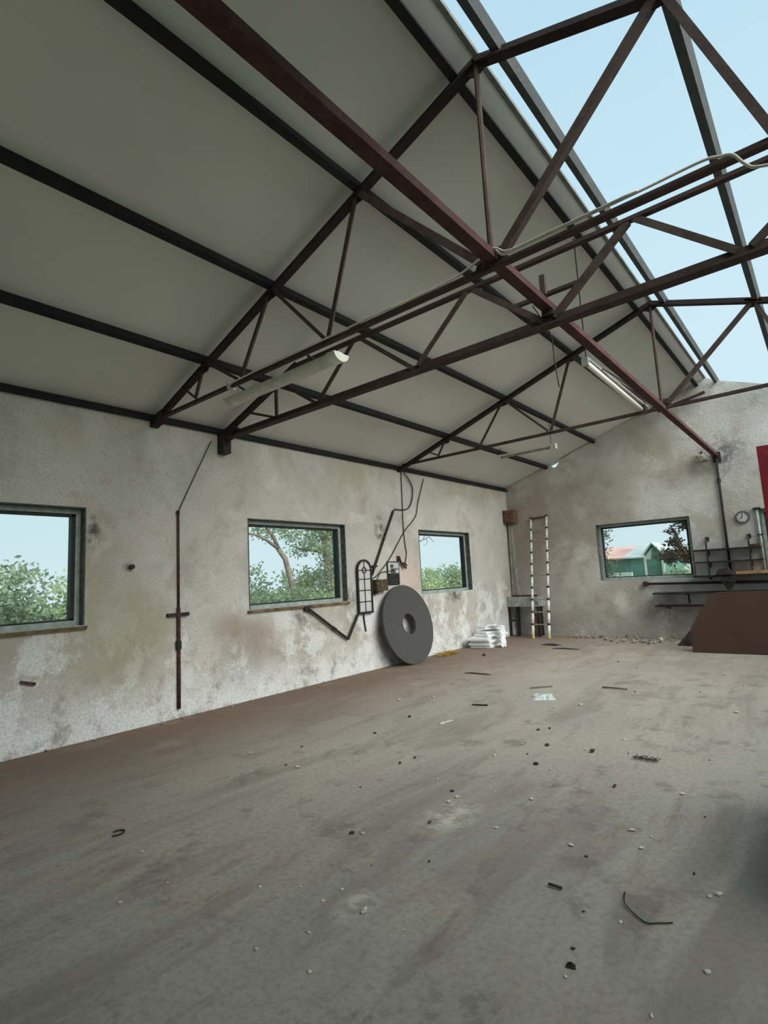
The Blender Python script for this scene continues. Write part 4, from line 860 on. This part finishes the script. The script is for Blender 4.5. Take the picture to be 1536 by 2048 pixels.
plant('bare_tree', (-4.0, 13.2, G0), 'bare twigs reaching into the third window', 'tree', [(-4.0, 13.2, 4.2, .8, .6, .6)], 500, .10, 'leaf_mid', 23,
      [([(-4, 13.2, G0), (-4, 13.2, 1.6), (-4, 13.25, 2.5), (-4, 13.2, 3.8)], [.13, .11, .09, .04]), ([(-4, 13.22, 2.3), (-4, 13.9, 2.62), (-4, 14.4, 2.74), (-4, 14.75, 2.85), (-4, 15.0, 2.68)], [.045, .03, .018, .014, .008]),
       ([(-4, 14.4, 2.74), (-4, 14.5, 2.9), (-4, 14.75, 2.96)], [.014, .01, .006]), ([(-4, 14.6, 2.78), (-4, 14.62, 2.62), (-4, 14.4, 2.55)], [.012, .009, .006])])
# beyond the gable window
plant('climbing_vine', (1.0, 16.0, G0), 'dark leafy vine at the left edge of the gable window', 'vine', [(1.22, 16, 2.6, .16, .15, .32), (1.12, 16, 2.1, .14, .15, .4), (1.2, 16, 1.5, .22, .2, .35), (1.1, 16, .6, .4, .3, .8)], 2600, .09, 'leaf_dark', 31, [([(1.05, 16, G0), (1.1, 16, 1.5), (1.2, 16, 2.9)], [.05, .04, .02])])
plant('copper_tree', (3.6, 16.0, G0), 'dark bronze-green tree at the right of the gable window', 'tree', [(3.4, 16, 2.62, .34, .3, .22), (3.06, 16, 2.35, .13, .12, .22), (3.05, 16, 2.0, .20, .2, .2), (2.92, 15.9, 1.72, .3, .25, .2), (3.3, 16, 1.75, .28, .25, .16)], 2800, .09, 'leaf_brown', 32,
      [([(3.6, 16, G0), (3.6, 16, 1.2), (3.5, 16, 2.8)], [.08, .07, .04]), ([(3.58, 16, 1.3), (3.3, 16, 1.75), (3.02, 16, 2.3)], [.04, .03, .012])])
bush(3.0, 16.9, 1.55, .5, .55, 'green shrub below the bronze tree in the gable window', 3600, .10, 'leaf_mid', 33, 'shrubs outside the gable wall')
bush(1.5, 24.0, 1.10, .6, 1.2, 'low green shrub in front of the barn', 2400, .13, 'leaf_light', 34, 'shrubs outside the gable wall')
for i, (x, tp, lb) in enumerate(((-7.5, 4.3, 'distant round tree behind the barn roof'), (-3.6, 4.6, 'distant round tree right of the barn'), (-12.5, 3.9, 'distant tree at the far left behind the barn'))):
    plant('distant_tree', (x, 64, G0), lb, 'tree', [(x - .7, 64, tp * .5, 1.6, 1.2, tp * .42), (x + .7, 64, tp * .55, 1.5, 1.2, tp * .36)], 2600, .35, 'leaf_dark' if i else 'leaf_mid', 40 + i, [([(x, 64, G0), (x, 64, tp * .6)], [.3, .2])], 'distant trees behind the barn')
bn = thing('barn', (-6.5, 36.5, G0), 'green metal barn with faded pink roof seen through the gable window', 'barn')
MB().box((-12, 34, G0), (-2.3, 40, 2.05)).build('wall', 'barn_wall', bn)
MB().prism([(-12.2, 33.7, 2.0), (-12.2, 37, 2.75), (-12.2, 40.3, 2.0), (-12.2, 40.3, 2.08), (-12.2, 37, 2.84), (-12.2, 33.7, 2.08)], (8.9, 0, 0)).build('roof', 'barn_roof', bn)
MB().prism([(-3.3, 33.7, 2.0), (-3.3, 37, 2.75), (-3.3, 40.3, 2.0), (-3.3, 40.3, 2.08), (-3.3, 37, 2.84), (-3.3, 33.7, 2.08)], (1.1, 0, 0)).build('roof', 'barn_grey', bn)
MB().prism([(-2.25, 34.2, G0), (-1.2, 34.2, G0), (-1.2, 34.2, 2.1), (-1.7, 34.2, 2.7), (-2.25, 34.2, 2.1)], (0, 5, 0)).build('lean_to', 'barn_wall', bn)
MB().prism([(-2.35, 33.9, 2.05), (-1.72, 33.9, 2.8), (-1.72, 33.9, 2.88), (-2.35, 33.9, 2.13)], (0, 5.5, 0)).build('lean_to_roof', 'barn_grey', bn)
MB().prism([(-1.1, 33.9, 2.05), (-1.72, 33.9, 2.8), (-1.72, 33.9, 2.88), (-1.1, 33.9, 2.13)], (0, 5.5, 0)).build('lean_to_roof', 'barn_grey', bn)
MB().prism([(-2.2, 34.19, 1.9), (-1.9, 34.19, 1.9), (-1.75, 34.19, 2.6), (-2.1, 34.19, 2.2)], (0, -.04, 0)).build('gable_panel', 'barn_grey', bn)
for x in (-2.2, -1.25): MB().box((x - .06, 34.0, G0), (x + .06, 34.15, 2.1)).build('door_post', 'barn_grey', bn)
for i in range(14): MB().box((-12 + i * .69, 33.97, G0), (-11.96 + i * .69, 34.0, 2.0)).build('wall_rib', 'barn_wall', bn)
tag(MB().box((-9, 32.6, G0), (-2.6, 32.8, 1.22)).build('low_wall', 'barn_grey', None, (-6, 32.7, G0)), 'pale low wall in front of the green barn', 'wall')
